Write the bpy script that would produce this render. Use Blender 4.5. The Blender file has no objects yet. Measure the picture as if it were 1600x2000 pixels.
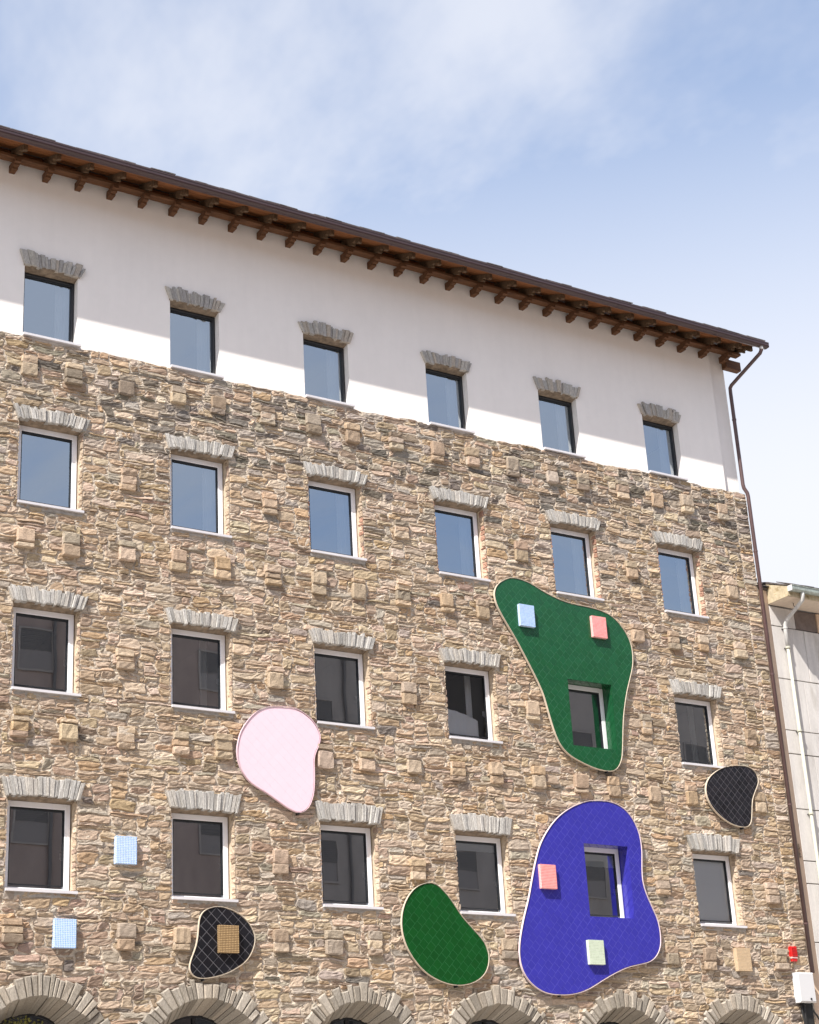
import bpy, math, random
import numpy as np
from mathutils import Vector, Matrix

random.seed(7); rng = np.random.default_rng(7)
S = bpy.context.scene
COL = S.collection

# ------------------------------------------------------------------ camera
CAM = Vector((-10.2413, -28.0155, 0.0))
cr = Vector((0.8432719, -0.53481365, -0.05354305))
cu = Vector((-0.15876576, -0.34302327, 0.92581233))
cf = Vector((0.51350359, 0.77221072, 0.37417198))
cam_d = bpy.data.cameras.new('camera'); cam = bpy.data.objects.new('camera', cam_d); COL.objects.link(cam)
cam_d.sensor_fit = 'VERTICAL'; cam_d.sensor_height = 24.0; cam_d.lens = 3454.3 / 2000 * 24.0
cam_d.clip_start = 0.5; cam_d.clip_end = 3000
M = Matrix(((cr.x, cu.x, -cf.x, CAM.x), (cr.y, cu.y, -cf.y, CAM.y), (cr.z, cu.z, -cf.z, CAM.z), (0, 0, 0, 1)))
cam.matrix_world = M
S.camera = cam
S.render.resolution_x = 819; S.render.resolution_y = 1024

# ------------------------------------------------------------------ sun, sky, exposure
SUN = Vector((-1.72, -1.0, 2.42)).normalized()          # towards the sun
ld = bpy.data.lights.new('sun', 'SUN'); lo = bpy.data.objects.new('sun', ld); COL.objects.link(lo)
ld.energy = 4.3; ld.angle = math.radians(0.55); ld.color = (1.0, 0.955, 0.89)
lo.rotation_euler = SUN.to_track_quat('Z', 'Y').to_euler()
lo.location = (-20, -20, 40)
S.view_settings.view_transform = 'Standard'; S.view_settings.look = 'None'
S.view_settings.gamma = 1.0; S.view_settings.use_curve_mapping = False
S.view_settings.exposure = 0.90

W = bpy.data.worlds.new('World'); S.world = W; W.use_nodes = True
nt = W.node_tree; nt.nodes.clear()
def wn(t, **k):
    n = nt.nodes.new(t)
    for a, b in k.items(): setattr(n, a, b)
    return n
sky = wn('ShaderNodeTexSky', sky_type='NISHITA', sun_disc=False)
sky.sun_elevation = math.asin(SUN.z); sky.sun_rotation = math.atan2(SUN.x, SUN.y)
sky.air_density = 1.0; sky.dust_density = 1.4; sky.ozone_density = 1.2; sky.altitude = 400
sc = wn('ShaderNodeVectorMath', operation='SCALE'); sc.inputs['Scale'].default_value = 1.0
nt.links.new(sky.outputs[0], sc.inputs[0])
tc = wn('ShaderNodeTexCoord')
sep = wn('ShaderNodeSeparateXYZ'); nt.links.new(tc.outputs['Generated'], sep.inputs[0])
zc = wn('ShaderNodeMath', operation='MAXIMUM'); zc.inputs[1].default_value = 0.02; nt.links.new(sep.outputs['Z'], zc.inputs[0])
za = wn('ShaderNodeMath', operation='ADD'); za.inputs[1].default_value = 0.16; nt.links.new(zc.outputs[0], za.inputs[0])
iv = wn('ShaderNodeMath', operation='DIVIDE'); iv.inputs[0].default_value = 1.0; nt.links.new(za.outputs[0], iv.inputs[1])
pv = wn('ShaderNodeVectorMath', operation='SCALE'); nt.links.new(tc.outputs['Generated'], pv.inputs[0]); nt.links.new(iv.outputs[0], pv.inputs['Scale'])
mp = wn('ShaderNodeMapping'); mp.inputs['Rotation'].default_value = (0, 0, math.radians(-35)); mp.inputs['Scale'].default_value = (1.0, 0.72, 0.3)
mp.inputs['Location'].default_value = (3.1, 1.7, 0)
nt.links.new(pv.outputs[0], mp.inputs[0])
n1 = wn('ShaderNodeTexNoise'); n1.inputs['Scale'].default_value = 1.05; n1.inputs['Detail'].default_value = 7; n1.inputs['Roughness'].default_value = 0.60; n1.inputs['Distortion'].default_value = 0.35
nt.links.new(mp.outputs[0], n1.inputs['Vector'])
r1 = wn('ShaderNodeValToRGB'); r1.color_ramp.elements[0].position = 0.38; r1.color_ramp.elements[1].position = 0.60
r1.color_ramp.interpolation = 'EASE'
r1.color_ramp.elements[0].color = (0.16, 0.16, 0.16, 1); r1.color_ramp.elements[1].color = (0.74, 0.74, 0.74, 1)
nt.links.new(n1.outputs['Fac'], r1.inputs[0])
# thicker, whiter veil low above the horizon
hz = wn('ShaderNodeMapRange'); hz.inputs['From Min'].default_value = 0.66; hz.inputs['From Max'].default_value = 0.34
hz.inputs['To Min'].default_value = 0.0; hz.inputs['To Max'].default_value = 1.0; hz.clamp = True
hz.interpolation_type = 'SMOOTHSTEP'
nt.links.new(sep.outputs['Z'], hz.inputs['Value'])
mxf = wn('ShaderNodeMath', operation='MAXIMUM'); nt.links.new(r1.outputs[0], mxf.inputs[0])
dp = wn('ShaderNodeVectorMath', operation='DOT_PRODUCT'); dp.inputs[1].default_value = (0.80, 0.60, 0.0); nt.links.new(tc.outputs['Generated'], dp.inputs[0])
bk = wn('ShaderNodeMapRange'); bk.inputs['From Min'].default_value = 0.1; bk.inputs['From Max'].default_value = 0.74; bk.inputs['To Min'].default_value = 0.30; bk.inputs['To Max'].default_value = 0.97
bk.interpolation_type = 'SMOOTHSTEP'; nt.links.new(dp.outputs['Value'], bk.inputs['Value'])
hm = wn('ShaderNodeMath', operation='MULTIPLY'); nt.links.new(bk.outputs[0], hm.inputs[1]); nt.links.new(hz.outputs[0], hm.inputs[0]); nt.links.new(hm.outputs[0], mxf.inputs[1])
mix = wn('ShaderNodeMixRGB'); mix.inputs['Color2'].default_value = (3.62, 3.68, 3.92, 1)
nt.links.new(mxf.outputs[0], mix.inputs['Fac']); nt.links.new(sc.outputs[0], mix.inputs['Color1'])
bg = wn('ShaderNodeBackground'); bg.inputs['Strength'].default_value = 0.142
nt.links.new(mix.outputs[0], bg.inputs['Color'])
wo = wn('ShaderNodeOutputWorld'); nt.links.new(bg.outputs[0], wo.inputs['Surface'])

# ------------------------------------------------------------------ materials
def material(name, color=(.5, .5, .5), rough=.8, metal=0.0, attr=False, noise=None, bump=None, spec=0.4, fine=None, stain=None, coat=0):
    """noise=(scale xyz, lo, hi) varies brightness; bump=[(scale xyz, strength, distance)]."""
    m = bpy.data.materials.new(name); m.use_nodes = True
    t = m.node_tree; b = t.nodes['Principled BSDF']; L = t.links.new
    b.inputs['Roughness'].default_value = rough; b.inputs['Metallic'].default_value = metal
    b.inputs['Specular IOR Level'].default_value = spec
    b.inputs['Coat Weight'].default_value = coat
    if coat: b.inputs['Coat Roughness'].default_value = 0.08
    geo = t.nodes.new('ShaderNodeNewGeometry')
    if attr:
        a = t.nodes.new('ShaderNodeAttribute'); a.attribute_name = 'Col'; c = a.outputs['Color']
    else:
        a = t.nodes.new('ShaderNodeRGB'); a.outputs[0].default_value = (*color, 1); c = a.outputs[0]
    def ntex(s, det=6, ro=.6):
        mpn = t.nodes.new('ShaderNodeMapping'); mpn.inputs['Scale'].default_value = s; L(geo.outputs['Position'], mpn.inputs[0])
        nn = t.nodes.new('ShaderNodeTexNoise'); nn.inputs['Scale'].default_value = 1; nn.inputs['Detail'].default_value = det
        nn.inputs['Roughness'].default_value = ro; L(mpn.outputs[0], nn.inputs['Vector']); return nn.outputs['Fac']
    for nz in (noise or []):
        s, lo_, hi_ = nz
        mr = t.nodes.new('ShaderNodeMapRange'); mr.inputs['From Min'].default_value = .3; mr.inputs['From Max'].default_value = .7
        mr.inputs['To Min'].default_value = lo_; mr.inputs['To Max'].default_value = hi_; L(ntex(s), mr.inputs['Value'])
        vm = t.nodes.new('ShaderNodeVectorMath'); vm.operation = 'SCALE'; L(c, vm.inputs[0]); L(mr.outputs[0], vm.inputs['Scale']); c = vm.outputs[0]
    if stain:
        s, lo_, hi_, sc_col = stain
        mr = t.nodes.new('ShaderNodeMapRange'); mr.inputs['From Min'].default_value = lo_; mr.inputs['From Max'].default_value = hi_; L(ntex(s), mr.inputs['Value'])
        mx = t.nodes.new('ShaderNodeMixRGB'); L(mr.outputs[0], mx.inputs['Fac']); L(c, mx.inputs['Color1']); mx.inputs['Color2'].default_value = (*sc_col, 1); c = mx.outputs[0]
    L(c, b.inputs['Base Color'])
    nrm = None
    for bs in (bump or []):
        s, st, di = bs
        bp = t.nodes.new('ShaderNodeBump'); bp.inputs['Strength'].default_value = st; bp.inputs['Distance'].default_value = di
        L(ntex(s, 5, .65), bp.inputs['Height'])
        if nrm: L(nrm, bp.inputs['Normal'])
        nrm = bp.outputs[0]
    if nrm: L(nrm, b.inputs['Normal'])
    return m

MT = {}
MT['stone'] = material('rubble_stone', attr=True, rough=.95, spec=.15,
    noise=[((14, 14, 42), .80, 1.16), ((55, 55, 90), .74, 1.22), ((1.4, 1.4, 2.0), .90, 1.09)], bump=[((22, 22, 60), .7, .02), ((70, 70, 120), .6, .010)])
MT['mortar'] = material('lime_mortar', (.63, .535, .43), .97, spec=.1,
    noise=[((9, 9, 9), .72, 1.12), ((60, 60, 60), .7, 1.15)], bump=[((18, 18, 26), .9, .03), ((60, 60, 60), .6, .015)])
MT['grey_stone'] = material('lintel_stone', attr=True, rough=.93, spec=.15,
    noise=[((60, 60, 18), .72, 1.2), ((110, 110, 60), .78, 1.16)], bump=[((60, 60, 22), .8, .02), ((120, 120, 90), .5, .01)])
MT['plaster'] = material('white_plaster', (.88, .83, .785), .92, spec=.15,
    noise=[((.7, .7, .4), .965, 1.015), ((7, 7, .7), .985, 1.01), ((5, 5, 5), .985, 1.01)], bump=[((40, 40, 40), .12, .004), ((1.5, 1.5, 1.5), .2, .01)])
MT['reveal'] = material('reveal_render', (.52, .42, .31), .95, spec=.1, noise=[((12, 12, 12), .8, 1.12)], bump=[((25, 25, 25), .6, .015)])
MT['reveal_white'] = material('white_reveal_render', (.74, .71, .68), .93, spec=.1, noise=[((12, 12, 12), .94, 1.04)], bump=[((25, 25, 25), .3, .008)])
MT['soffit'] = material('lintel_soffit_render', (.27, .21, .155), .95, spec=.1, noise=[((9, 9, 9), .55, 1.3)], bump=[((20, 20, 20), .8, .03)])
MT['cement'] = material('grey_cement', (.36, .335, .31), .95, spec=.1, noise=[((14, 14, 14), .75, 1.2)], bump=[((30, 30, 30), .6, .012)])
MT['frame_white'] = material('white_window_frame', (.82, .81, .83), .35, spec=.5)
MT['frame_black'] = material('black_window_frame', (.018, .019, .022), .35, spec=.5)
MT['gasket'] = material('dark_glazing_gasket', (.015, .016, .018), .5)
MT['sill'] = material('grey_metal_sill', (.62, .60, .62), .45, spec=.5, noise=[((3, 3, 3), .93, 1.05)])
MT['wood'] = material('dark_stained_timber', (.105, .047, .021), .7, spec=.3,
    noise=[((3, 40, 40), .6, 1.45), ((25, 25, 25), .85, 1.15)], bump=[((6, 70, 70), .4, .006)])
MT['tail'] = material('weathered_rafter_timber', (.11, .068, .038), .75, spec=.3, noise=[((20, 20, 20), .6, 1.35)], bump=[((60, 60, 60), .4, .006)])
MT['board'] = material('stained_eave_board', (.21, .080, .028), .65, spec=.3,
    noise=[((1.6, 45, 45), .5, 1.5), ((.6, 3, 3), .8, 1.25)], bump=[((3, 80, 80), .35, .004)])
MT['gutter'] = material('brown_painted_metal', (.050, .027, .028), .38, spec=.5, noise=[((1.2, 8, 8), .85, 1.2)])
MT['pipe'] = material('brown_downpipe_paint', (.085, .048, .046), .4, spec=.5, noise=[((8, 8, 1.2), .85, 1.2)])
MT['slate'] = material('roof_slate', (.10, .085, .08), .85, noise=[((14, 14, 14), .6, 1.6)], bump=[((40, 40, 40), .5, .01)])
MT['inner'] = material('interior_paint', (.14, .13, .12), .9)
MT['inner_dark'] = material('interior_floor', (.10, .085, .07), .8)
MT['curtain_or_reflection'] = material('pale_blind_or_reflection', (.86, .88, .90), .85)
MT['rim'] = material('cream_panel_rim', (.60, .51, .40), .55, spec=.4, noise=[((9, 9, 9), .88, 1.06)])
MT['rim_pink'] = material('pale_pink_panel_rim', (.66, .48, .53), .55, spec=.4)
MT['rim_lilac'] = material('pale_lilac_panel_rim', (.72, .58, .60), .55, spec=.4)
MT['backing'] = material('dark_panel_backing', (.03, .03, .03), .9)
def tilemat(name, rough=.22, bump=.10, spec=.35):
    return material(name, attr=True, rough=rough, spec=spec, noise=[((4, 4, 4), .95, 1.05)], bump=[((5, 5, 5), bump, .012)])
MT['tile'] = tilemat('glazed_ceramic_tile', .2, .22)
MT['tile_black'] = tilemat('black_ceramic_tile', .28, .2)
MT['tile_pink'] = material('pink_ceramic_tile', attr=True, rough=.45, spec=.4, bump=[((4, 4, 4), .2, .012)])
MT['tile_side'] = material('glazed_reveal_tile', attr=True, rough=.16, spec=.6, noise=[((7, 7, 7), .93, 1.07)], bump=[((6, 6, 6), .2, .02)])
MT['mosaic'] = material('mosaic_tessera', attr=True, rough=.28, spec=.5, noise=[((90, 90, 90), .93, 1.06)])
MT['grout'] = material('mosaic_grout', attr=True, rough=.9, spec=.2)
MT['nb_strip'] = material('peach_render', (.66, .50, .37), .93, spec=.12, noise=[((5, 5, 1.2), .92, 1.06), ((30, 30, 30), .95, 1.05)], bump=[((25, 25, 25), .3, .008)], stain=((3.5, 3.5, 1.2), .62, .8, (.40, .30, .2)))
MT['nb_eave'] = material('stained_cream_render', (.50, .42, .29), .93, spec=.12, noise=[((12, 12, 5), .75, 1.15)], bump=[((20, 20, 20), .5, .012)], stain=((5, 5, 9), .52, .72, (.24, .17, .07)))
MT['nb_panel'] = material('pale_concrete_panel', (.60, .57, .54), .92, spec=.15, noise=[((6, 6, .9), .88, 1.08), ((35, 35, 14), .93, 1.06)], bump=[((22, 22, 22), .25, .006)], stain=((2.6, 2.6, .7), .58, .8, (.36, .33, .29)))
MT['nb_shade'] = material('eave_shade_panel', (.17, .135, .12), .8, noise=[((6, 6, 6), .8, 1.2)])  # dark tone stands in for the shade under the neighbour's eave
MT['nb_soffit'] = material('cream_soffit', (.62, .52, .42), .93, noise=[((8, 8, 8), .9, 1.06)])
MT['zinc'] = material('weathered_zinc', (.36, .40, .36), .5, metal=.3, noise=[((14, 14, 14), .7, 1.2)])
MT['cream_pipe'] = material('cream_downpipe_paint', (.50, .49, .40), .5, noise=[((10, 10, 1.5), .92, 1.06)])
MT['zinc_pipe'] = material('grey_downpipe_metal', (.52, .51, .49), .45, noise=[((10, 10, 4), .85, 1.1)])
MT['white_box'] = material('white_plastic', (.60, .60, .61), .45, spec=.5)
MT['cable'] = material('black_cable', (.02, .02, .02), .5)
MT['red'] = material('red_plastic', (.55, .012, .012), .35, spec=.5)
MT['red_light'] = material('pale_pink_lens', (.85, .48, .45), .3)
MT['paving'] = material('street_paving', (.42, .385, .345), .9, noise=[((1.2, 1.2, 1.2), .85, 1.1), ((14, 14, 14), .85, 1.15)], bump=[((14, 14, 14), .3, .01)])
MT['leaf'] = material('yellow_green_leaf', (.16, .15, .03), .6, noise=[((30, 30, 30), .6, 1.5)])
MT['opp_pink'] = material('dusky_pink_render', (.36, .265, .22), .92, noise=[((2, 2, 1), .9, 1.1)])
MT['opp_brown'] = material('brown_render', (.33, .25, .20), .92, noise=[((2, 2, 1), .9, 1.1)])
MT['opp_grey'] = material('grey_render', (.36, .30, .26), .92, noise=[((2, 2, 1), .9, 1.1)])
MT['opp_pane'] = material('dull_window_glass', (.27, .225, .20), .6)
MT['shutter'] = material('dark_roller_shutter', (.17, .145, .13), .6)
MT['roof_tile'] = material('opposite_roof_tile', (.22, .10, .06), .85, noise=[((8, 8, 8), .8, 1.2)])

def glass(name, refl=.37, tint=(.66, .68, .67), wave=.0022):
    m = bpy.data.materials.new(name); m.use_nodes = True; t = m.node_tree; t.nodes.clear(); L = t.links.new
    out = t.nodes.new('ShaderNodeOutputMaterial'); mx = t.nodes.new('ShaderNodeMixShader')
    g = t.nodes.new('ShaderNodeBsdfGlossy'); g.inputs['Roughness'].default_value = 0.0; g.inputs['Color'].default_value = (.80, .90, 1.0, 1)
    tr = t.nodes.new('ShaderNodeBsdfTransparent'); tr.inputs['Color'].default_value = (*tint, 1)
    fr = t.nodes.new('ShaderNodeFresnel'); fr.inputs['IOR'].default_value = 1.5
    ad = t.nodes.new('ShaderNodeMath'); ad.operation = 'ADD'; ad.use_clamp = True; ad.inputs[1].default_value = refl; L(fr.outputs[0], ad.inputs[0])
    geo = t.nodes.new('ShaderNodeNewGeometry'); nn = t.nodes.new('ShaderNodeTexNoise'); nn.inputs['Scale'].default_value = 1.1; nn.inputs['Detail'].default_value = 1
    L(geo.outputs['Position'], nn.inputs['Vector'])
    bp = t.nodes.new('ShaderNodeBump'); bp.inputs['Strength'].default_value = .5; bp.inputs['Distance'].default_value = wave; L(nn.outputs['Fac'], bp.inputs['Height']); L(bp.outputs[0], g.inputs['Normal'])
    L(ad.outputs[0], mx.inputs[0]); L(tr.outputs[0], mx.inputs[1]); L(g.outputs[0], mx.inputs[2]); L(mx.outputs[0], out.inputs['Surface'])
    return m
MT['glass'] = glass('window_glass')
MT['glass_dark'] = glass('dark_door_glass', .10, (.16, .16, .16))
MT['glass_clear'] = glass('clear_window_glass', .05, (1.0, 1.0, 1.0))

# ------------------------------------------------------------------ object helpers
ORG = {}                                                    # world origin of every object
def tag(o, label=None, cat=None, group=None, kind=None):
    if label: o['label'] = label
    if cat: o['category'] = cat
    if group: o['group'] = group
    if kind: o['kind'] = kind
    return o
def empty(name, loc, parent=None):
    o = bpy.data.objects.new(name, None); COL.objects.link(o); o.empty_display_size = .2
    loc = Vector(loc); ORG[o] = loc
    if parent: o.parent = parent; o.location = loc - ORG[parent]
    else: o.location = loc
    return o
def place(name, me, origin, parent=None):
    o = bpy.data.objects.new(name, me); COL.objects.link(o); origin = Vector(origin); ORG[o] = origin
    if parent: o.parent = parent; o.location = origin - ORG[parent]
    else: o.location = origin
    return o
def mesh(name, V, F, mat, col=None, smooth=False, origin=(0, 0, 0)):
    V = np.asarray(V, dtype=np.float32).reshape(-1, 3) - np.asarray(origin, dtype=np.float32)
    me = bpy.data.meshes.new(name)
    me.from_pydata(V.tolist(), [], F if isinstance(F, list) else F.tolist())
    me.materials.append(MT[mat] if isinstance(mat, str) else mat)
    if col is not None:
        ca = me.color_attributes.new('Col', 'FLOAT_COLOR', 'POINT')
        c = np.ones((len(V), 4), dtype=np.float32); c[:, :3] = col; ca.data.foreach_set('color', c.ravel())
    if smooth: me.polygons.foreach_set('use_smooth', [True] * len(me.polygons))
    me.update(); return me
def mk(name, V, F, mat, parent=None, origin=None, col=None, smooth=False):
    V = np.asarray(V, dtype=float).reshape(-1, 3)
    if origin is None: origin = (V.min(0) + V.max(0)) / 2
    return place(name, mesh(name, V, F, mat, col, smooth, origin), origin, parent)
class MB:
    def __init__(s): s.v = []; s.f = []; s.c = []
    def add(s, V, F, c=None):
        b = len(s.v); s.v += [tuple(p) for p in V]; s.f += [tuple(i + b for i in f) for f in F]
        if c is not None:
            c = np.asarray(c, float); s.c += ([tuple(c)] * len(V) if c.ndim == 1 else [tuple(x) for x in c])
        return s
    def box(s, x0, x1, y0, y1, z0, z1, c=None):
        V = [(x, y, z) for x in (x0, x1) for y in (y0, y1) for z in (z0, z1)]
        return s.add(V, [(0, 1, 3, 2), (4, 6, 7, 5), (0, 4, 5, 1), (2, 3, 7, 6), (0, 2, 6, 4), (1, 5, 7, 3)], c)
    def bbox(s, x0, x1, y0, y1, z0, z1, b=.01, c=None):
        """box with its front (-y) edges bevelled"""
        V = [(x0, y1, z0), (x1, y1, z0), (x1, y1, z1), (x0, y1, z1),
             (x0, y0 + b, z0), (x1, y0 + b, z0), (x1, y0 + b, z1), (x0, y0 + b, z1),
             (x0 + b, y0, z0 + b), (x1 - b, y0, z0 + b), (x1 - b, y0, z1 - b), (x0 + b, y0, z1 - b)]
        F = [(3, 2, 1, 0), (8, 9, 10, 11)]
        for i in range(4):
            j = (i + 1) % 4; F += [(i, j, 4 + j, 4 + i), (4 + i, 4 + j, 8 + j, 8 + i)]
        return s.add(V, F, c)
    def extrude_x(s, prof, x0, x1, c=None):                 # prof = [(y,z)...] closed
        n = len(prof); V = [(x0, y, z) for y, z in prof] + [(x1, y, z) for y, z in prof]
        F = [tuple(range(n))[::-1], tuple(range(n, 2 * n))] + [(i, (i + 1) % n, n + (i + 1) % n, n + i) for i in range(n)]
        return s.add(V, F, c)
    def tube(s, pts, r, n=12, c=None):
        pts = [Vector(p) for p in pts]; V = []; F = []
        for k, p in enumerate(pts):
            d = ((pts[min(k + 1, len(pts) - 1)] - p).normalized() + (p - pts[max(k - 1, 0)]).normalized()).normalized() if 0 < k < len(pts) - 1 else (pts[1] - pts[0] if k == 0 else pts[-1] - pts[-2]).normalized()
            a = d.cross(Vector((1, .02, .01))).normalized() if abs(d.x) < .9 else d.cross(Vector((0, 0, 1))).normalized()
            b = d.cross(a)
            V += [tuple(p + a * math.cos(t) * r + b * math.sin(t) * r) for t in [2 * math.pi * i / n for i in range(n)]]
            if k: F += [((k - 1) * n + i, (k - 1) * n + (i + 1) % n, k * n + (i + 1) % n, k * n + i) for i in range(n)]
        F += [tuple(range(n))[::-1], tuple((len(pts) - 1) * n + i for i in range(n))]
        return s.add(V, F, c)
    def build(s, name, mat, parent=None, origin=None, smooth=False):
        return mk(name, s.v, s.f, mat, parent, origin, np.array(s.c) if s.c else None, smooth)

def project(x, y, z):
    d = Vector((x, y, z)) - CAM; w = d.dot(cf)
    return 409.5 + 3454.3 * .512 * d.dot(cr) / w, 512 - 3454.3 * .512 * d.dot(cu) / w

# ------------------------------------------------------------------ layout of the facade (metres; wall face y = 0)
NC = 6
X0, X1, XS = -3.0, 17.97, 17.56
ROWZ = [(5.50, 6.99), (8.92, 10.42), (12.37, 13.93)]        # the stone storeys, bottom up
TOPZ = (15.74, 17.13)
OW = 1.24
ZTOP = 15.66
ARX = [0.65, 3.65, 6.70, 9.75, 12.76, 15.80]; ARZ, AR_IN, AR_OUT = 2.69, 1.08, 1.38
SHAPES = {
'green_large': [(10.31, 12.07), (10.41, 12.26), (10.66, 12.44), (10.92, 12.48), (11.26, 12.42), (11.6, 12.28), (11.89, 12.19), (12.24, 12.12), (12.72, 12.1), (13.08, 12.07), (13.43, 11.96), (13.68, 11.73), (13.84, 11.47), (13.88, 11.2), (13.84, 10.89), (13.72, 10.58), (13.58, 10.22), (13.45, 9.76), (13.38, 9.36), (13.31, 8.92), (13.24, 8.73), (13.11, 8.57), (12.92, 8.51), (12.6, 8.53), (12.26, 8.62), (11.93, 8.75), (11.72, 8.92), (11.6, 9.14), (11.51, 9.42), (11.43, 9.74), (11.36, 10.0), (11.25, 10.25), (11.08, 10.57), (10.93, 10.84), (10.76, 11.13), (10.57, 11.42), (10.42, 11.66), (10.33, 11.86)],
'blue': [(12.53, 7.88), (12.9, 7.87), (13.22, 7.75), (13.43, 7.52), (13.55, 7.24), (13.57, 6.92), (13.53, 6.6), (13.51, 6.29), (13.57, 6.03), (13.7, 5.73), (13.81, 5.47), (13.83, 5.17), (13.79, 4.96), (13.67, 4.78), (13.48, 4.66), (13.21, 4.6), (12.88, 4.53), (12.53, 4.4), (12.2, 4.25), (11.86, 4.09), (11.54, 4.0), (11.22, 3.97), (10.89, 3.99), (10.65, 4.07), (10.45, 4.21), (10.32, 4.39), (10.26, 4.61), (10.27, 4.85), (10.34, 5.14), (10.46, 5.49), (10.58, 5.79), (10.69, 6.14), (10.81, 6.5), (10.96, 6.86), (11.19, 7.18), (11.44, 7.43), (11.75, 7.64), (12.16, 7.82)],
'green_small': [(8.28, 5.99), (8.49, 5.94), (8.75, 5.70), (8.97, 5.40), (9.23, 5.15), (9.46, 4.92), (9.55, 4.66), (9.46, 4.37), (9.21, 4.18), (8.85, 4.1), (8.46, 4.15), (8.07, 4.33), (7.78, 4.64), (7.64, 4.95), (7.62, 5.28), (7.73, 5.61), (7.97, 5.88)],
'pink': [(5.22, 9.09), (5.49, 9.09), (5.7, 9.01), (5.88, 8.88), (5.98, 8.74), (6.03, 8.6), (6.0, 8.43), (5.92, 8.27), (5.88, 8.12), (5.88, 7.93), (5.87, 7.69), (5.84, 7.47), (5.76, 7.27), (5.66, 7.16), (5.54, 7.11), (5.42, 7.13), (5.27, 7.19), (5.08, 7.3), (4.85, 7.43), (4.64, 7.53), (4.48, 7.64), (4.36, 7.8), (4.29, 7.98), (4.27, 8.17), (4.3, 8.34), (4.35, 8.51), (4.46, 8.69), (4.62, 8.88), (4.81, 9.01), (5.0, 9.07)],
'black_left': [(3.84, 5.35), (4.09, 5.31), (4.31, 5.21), (4.48, 5.04), (4.57, 4.84), (4.52, 4.62), (4.4, 4.44), (4.22, 4.31), (3.97, 4.19), (3.68, 4.12), (3.48, 4.11), (3.35, 4.16), (3.29, 4.28), (3.33, 4.44), (3.41, 4.63), (3.45, 4.8), (3.47, 4.98), (3.5, 5.15), (3.61, 5.28)],
'black_right': [(16.6, 8.97), (16.9, 8.94), (17.06, 8.82), (17.1, 8.63), (16.97, 8.42), (16.85, 8.21), (16.79, 7.95), (16.73, 7.72), (16.6, 7.6), (16.37, 7.59), (16.09, 7.65), (15.82, 7.8), (15.63, 7.98), (15.53, 8.19), (15.53, 8.39), (15.64, 8.59), (15.9, 8.78), (16.22, 8.91)]}
def spline(P, k=6):
    P = np.array(P); n = len(P); out = []
    for i in range(n):
        a, b, c, d = P[i - 1], P[i], P[(i + 1) % n], P[(i + 2) % n]
        for t in np.arange(k) / k:
            out.append(.5 * ((2 * b) + (c - a) * t + (2 * a - 5 * b + 4 * c - d) * t * t + (3 * b - a - 3 * c + d) * t ** 3))
    out = np.array(out)
    for _ in range(3): out = .5 * out + .25 * (np.roll(out, 1, 0) + np.roll(out, -1, 0))
    return out
OUT = {k: spline(v, 5) for k, v in SHAPES.items()}
def inside(P, x, z):
    x = np.asarray(x); z = np.asarray(z); c = np.zeros(x.shape, bool)
    n = len(P)
    for i in range(n):
        (xa, za), (xb, zb) = P[i], P[i - 1]
        m = ((za > z) != (zb > z)) & (x < (xb - xa) * (z - za) / (zb - za + 1e-12) + xa); c ^= m
    return c
def shrink(P, d):
    T = np.roll(P, -1, 0) - np.roll(P, 1, 0); T /= np.linalg.norm(T, axis=1)[:, None]
    N = np.stack([T[:, 1], -T[:, 0]], 1)
    a = .5 * np.sum(P[:, 0] * np.roll(P[:, 1], -1) - np.roll(P[:, 0], -1) * P[:, 1])
    if a < 0: N = -N
    return P - N * d
MOSAICS = [  # x, z, y base, colour, grout, label
 (11.065, 11.645, -.098, (.27, .44, .74), (.62, .72, .86), 'light blue mosaic block at the upper left of the large green tiled panel'),
 (12.975, 11.645, -.098, (.74, .11, .12), (.90, .62, .58), 'salmon red mosaic block near the right edge of the large green tiled panel'),
 (2.12, 6.22, 0, (.26, .44, .78), (.72, .80, .90), 'light blue mosaic block on bare stone between the two lower left windows'),
 (1.04, 4.78, 0, (.22, .43, .80), (.72, .80, .90), 'light blue mosaic block low on the wall, above the leftmost stone arches'),
 (4.02, 4.78, -.098, (.50, .35, .18), (.20, .13, .07), 'gold mosaic block on the black tiled panel beside the second arch'),
 (11.06, 6.23, -.098, (.76, .08, .08), (.92, .62, .58), 'bright red mosaic block on the blue tiled panel, left of its window'),
 (12.09, 4.80, -.098, (.42, .50, .36), (.70, .75, .64), 'pale green mosaic block on the blue tiled panel, below its window'),
 (16.03, 4.78, 0, (.50, .36, .22), (.58, .46, .32), 'beige mosaic block on bare stone at the lower right, near the red alarm box')]
PB = []
for i in range(NC):
    for dx in (.17, 1.05, 2.12):
        for z in (15.08, 11.68, 8.22, 4.80): PB.append((3 * i + dx, z))
    for z in (13.15, 9.66, 6.23): PB.append((3 * i + 2.12, z))
def pb_ok(x, z):
    if any(abs(x - m[0]) < .3 and abs(z - m[1]) < .3 for m in MOSAICS): return False
    return not any(inside(OUT[k], np.array([x + a]), np.array([z + b]))[0] for k in OUT for a in (-.1, 0, .1) for b in (-.15, 0, .15))
PB = [(x + random.uniform(-.03, .03), z + random.uniform(-.03, .03)) for x, z in PB if pb_ok(x, z)]

# ------------------------------------------------------------------ building root
B = tag(empty('stone_building', (8.0, 4.0, -1.6)), 'long rubble stone building with white plastered top storey and timber eaves, covered in tiled panels', 'building')

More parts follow.
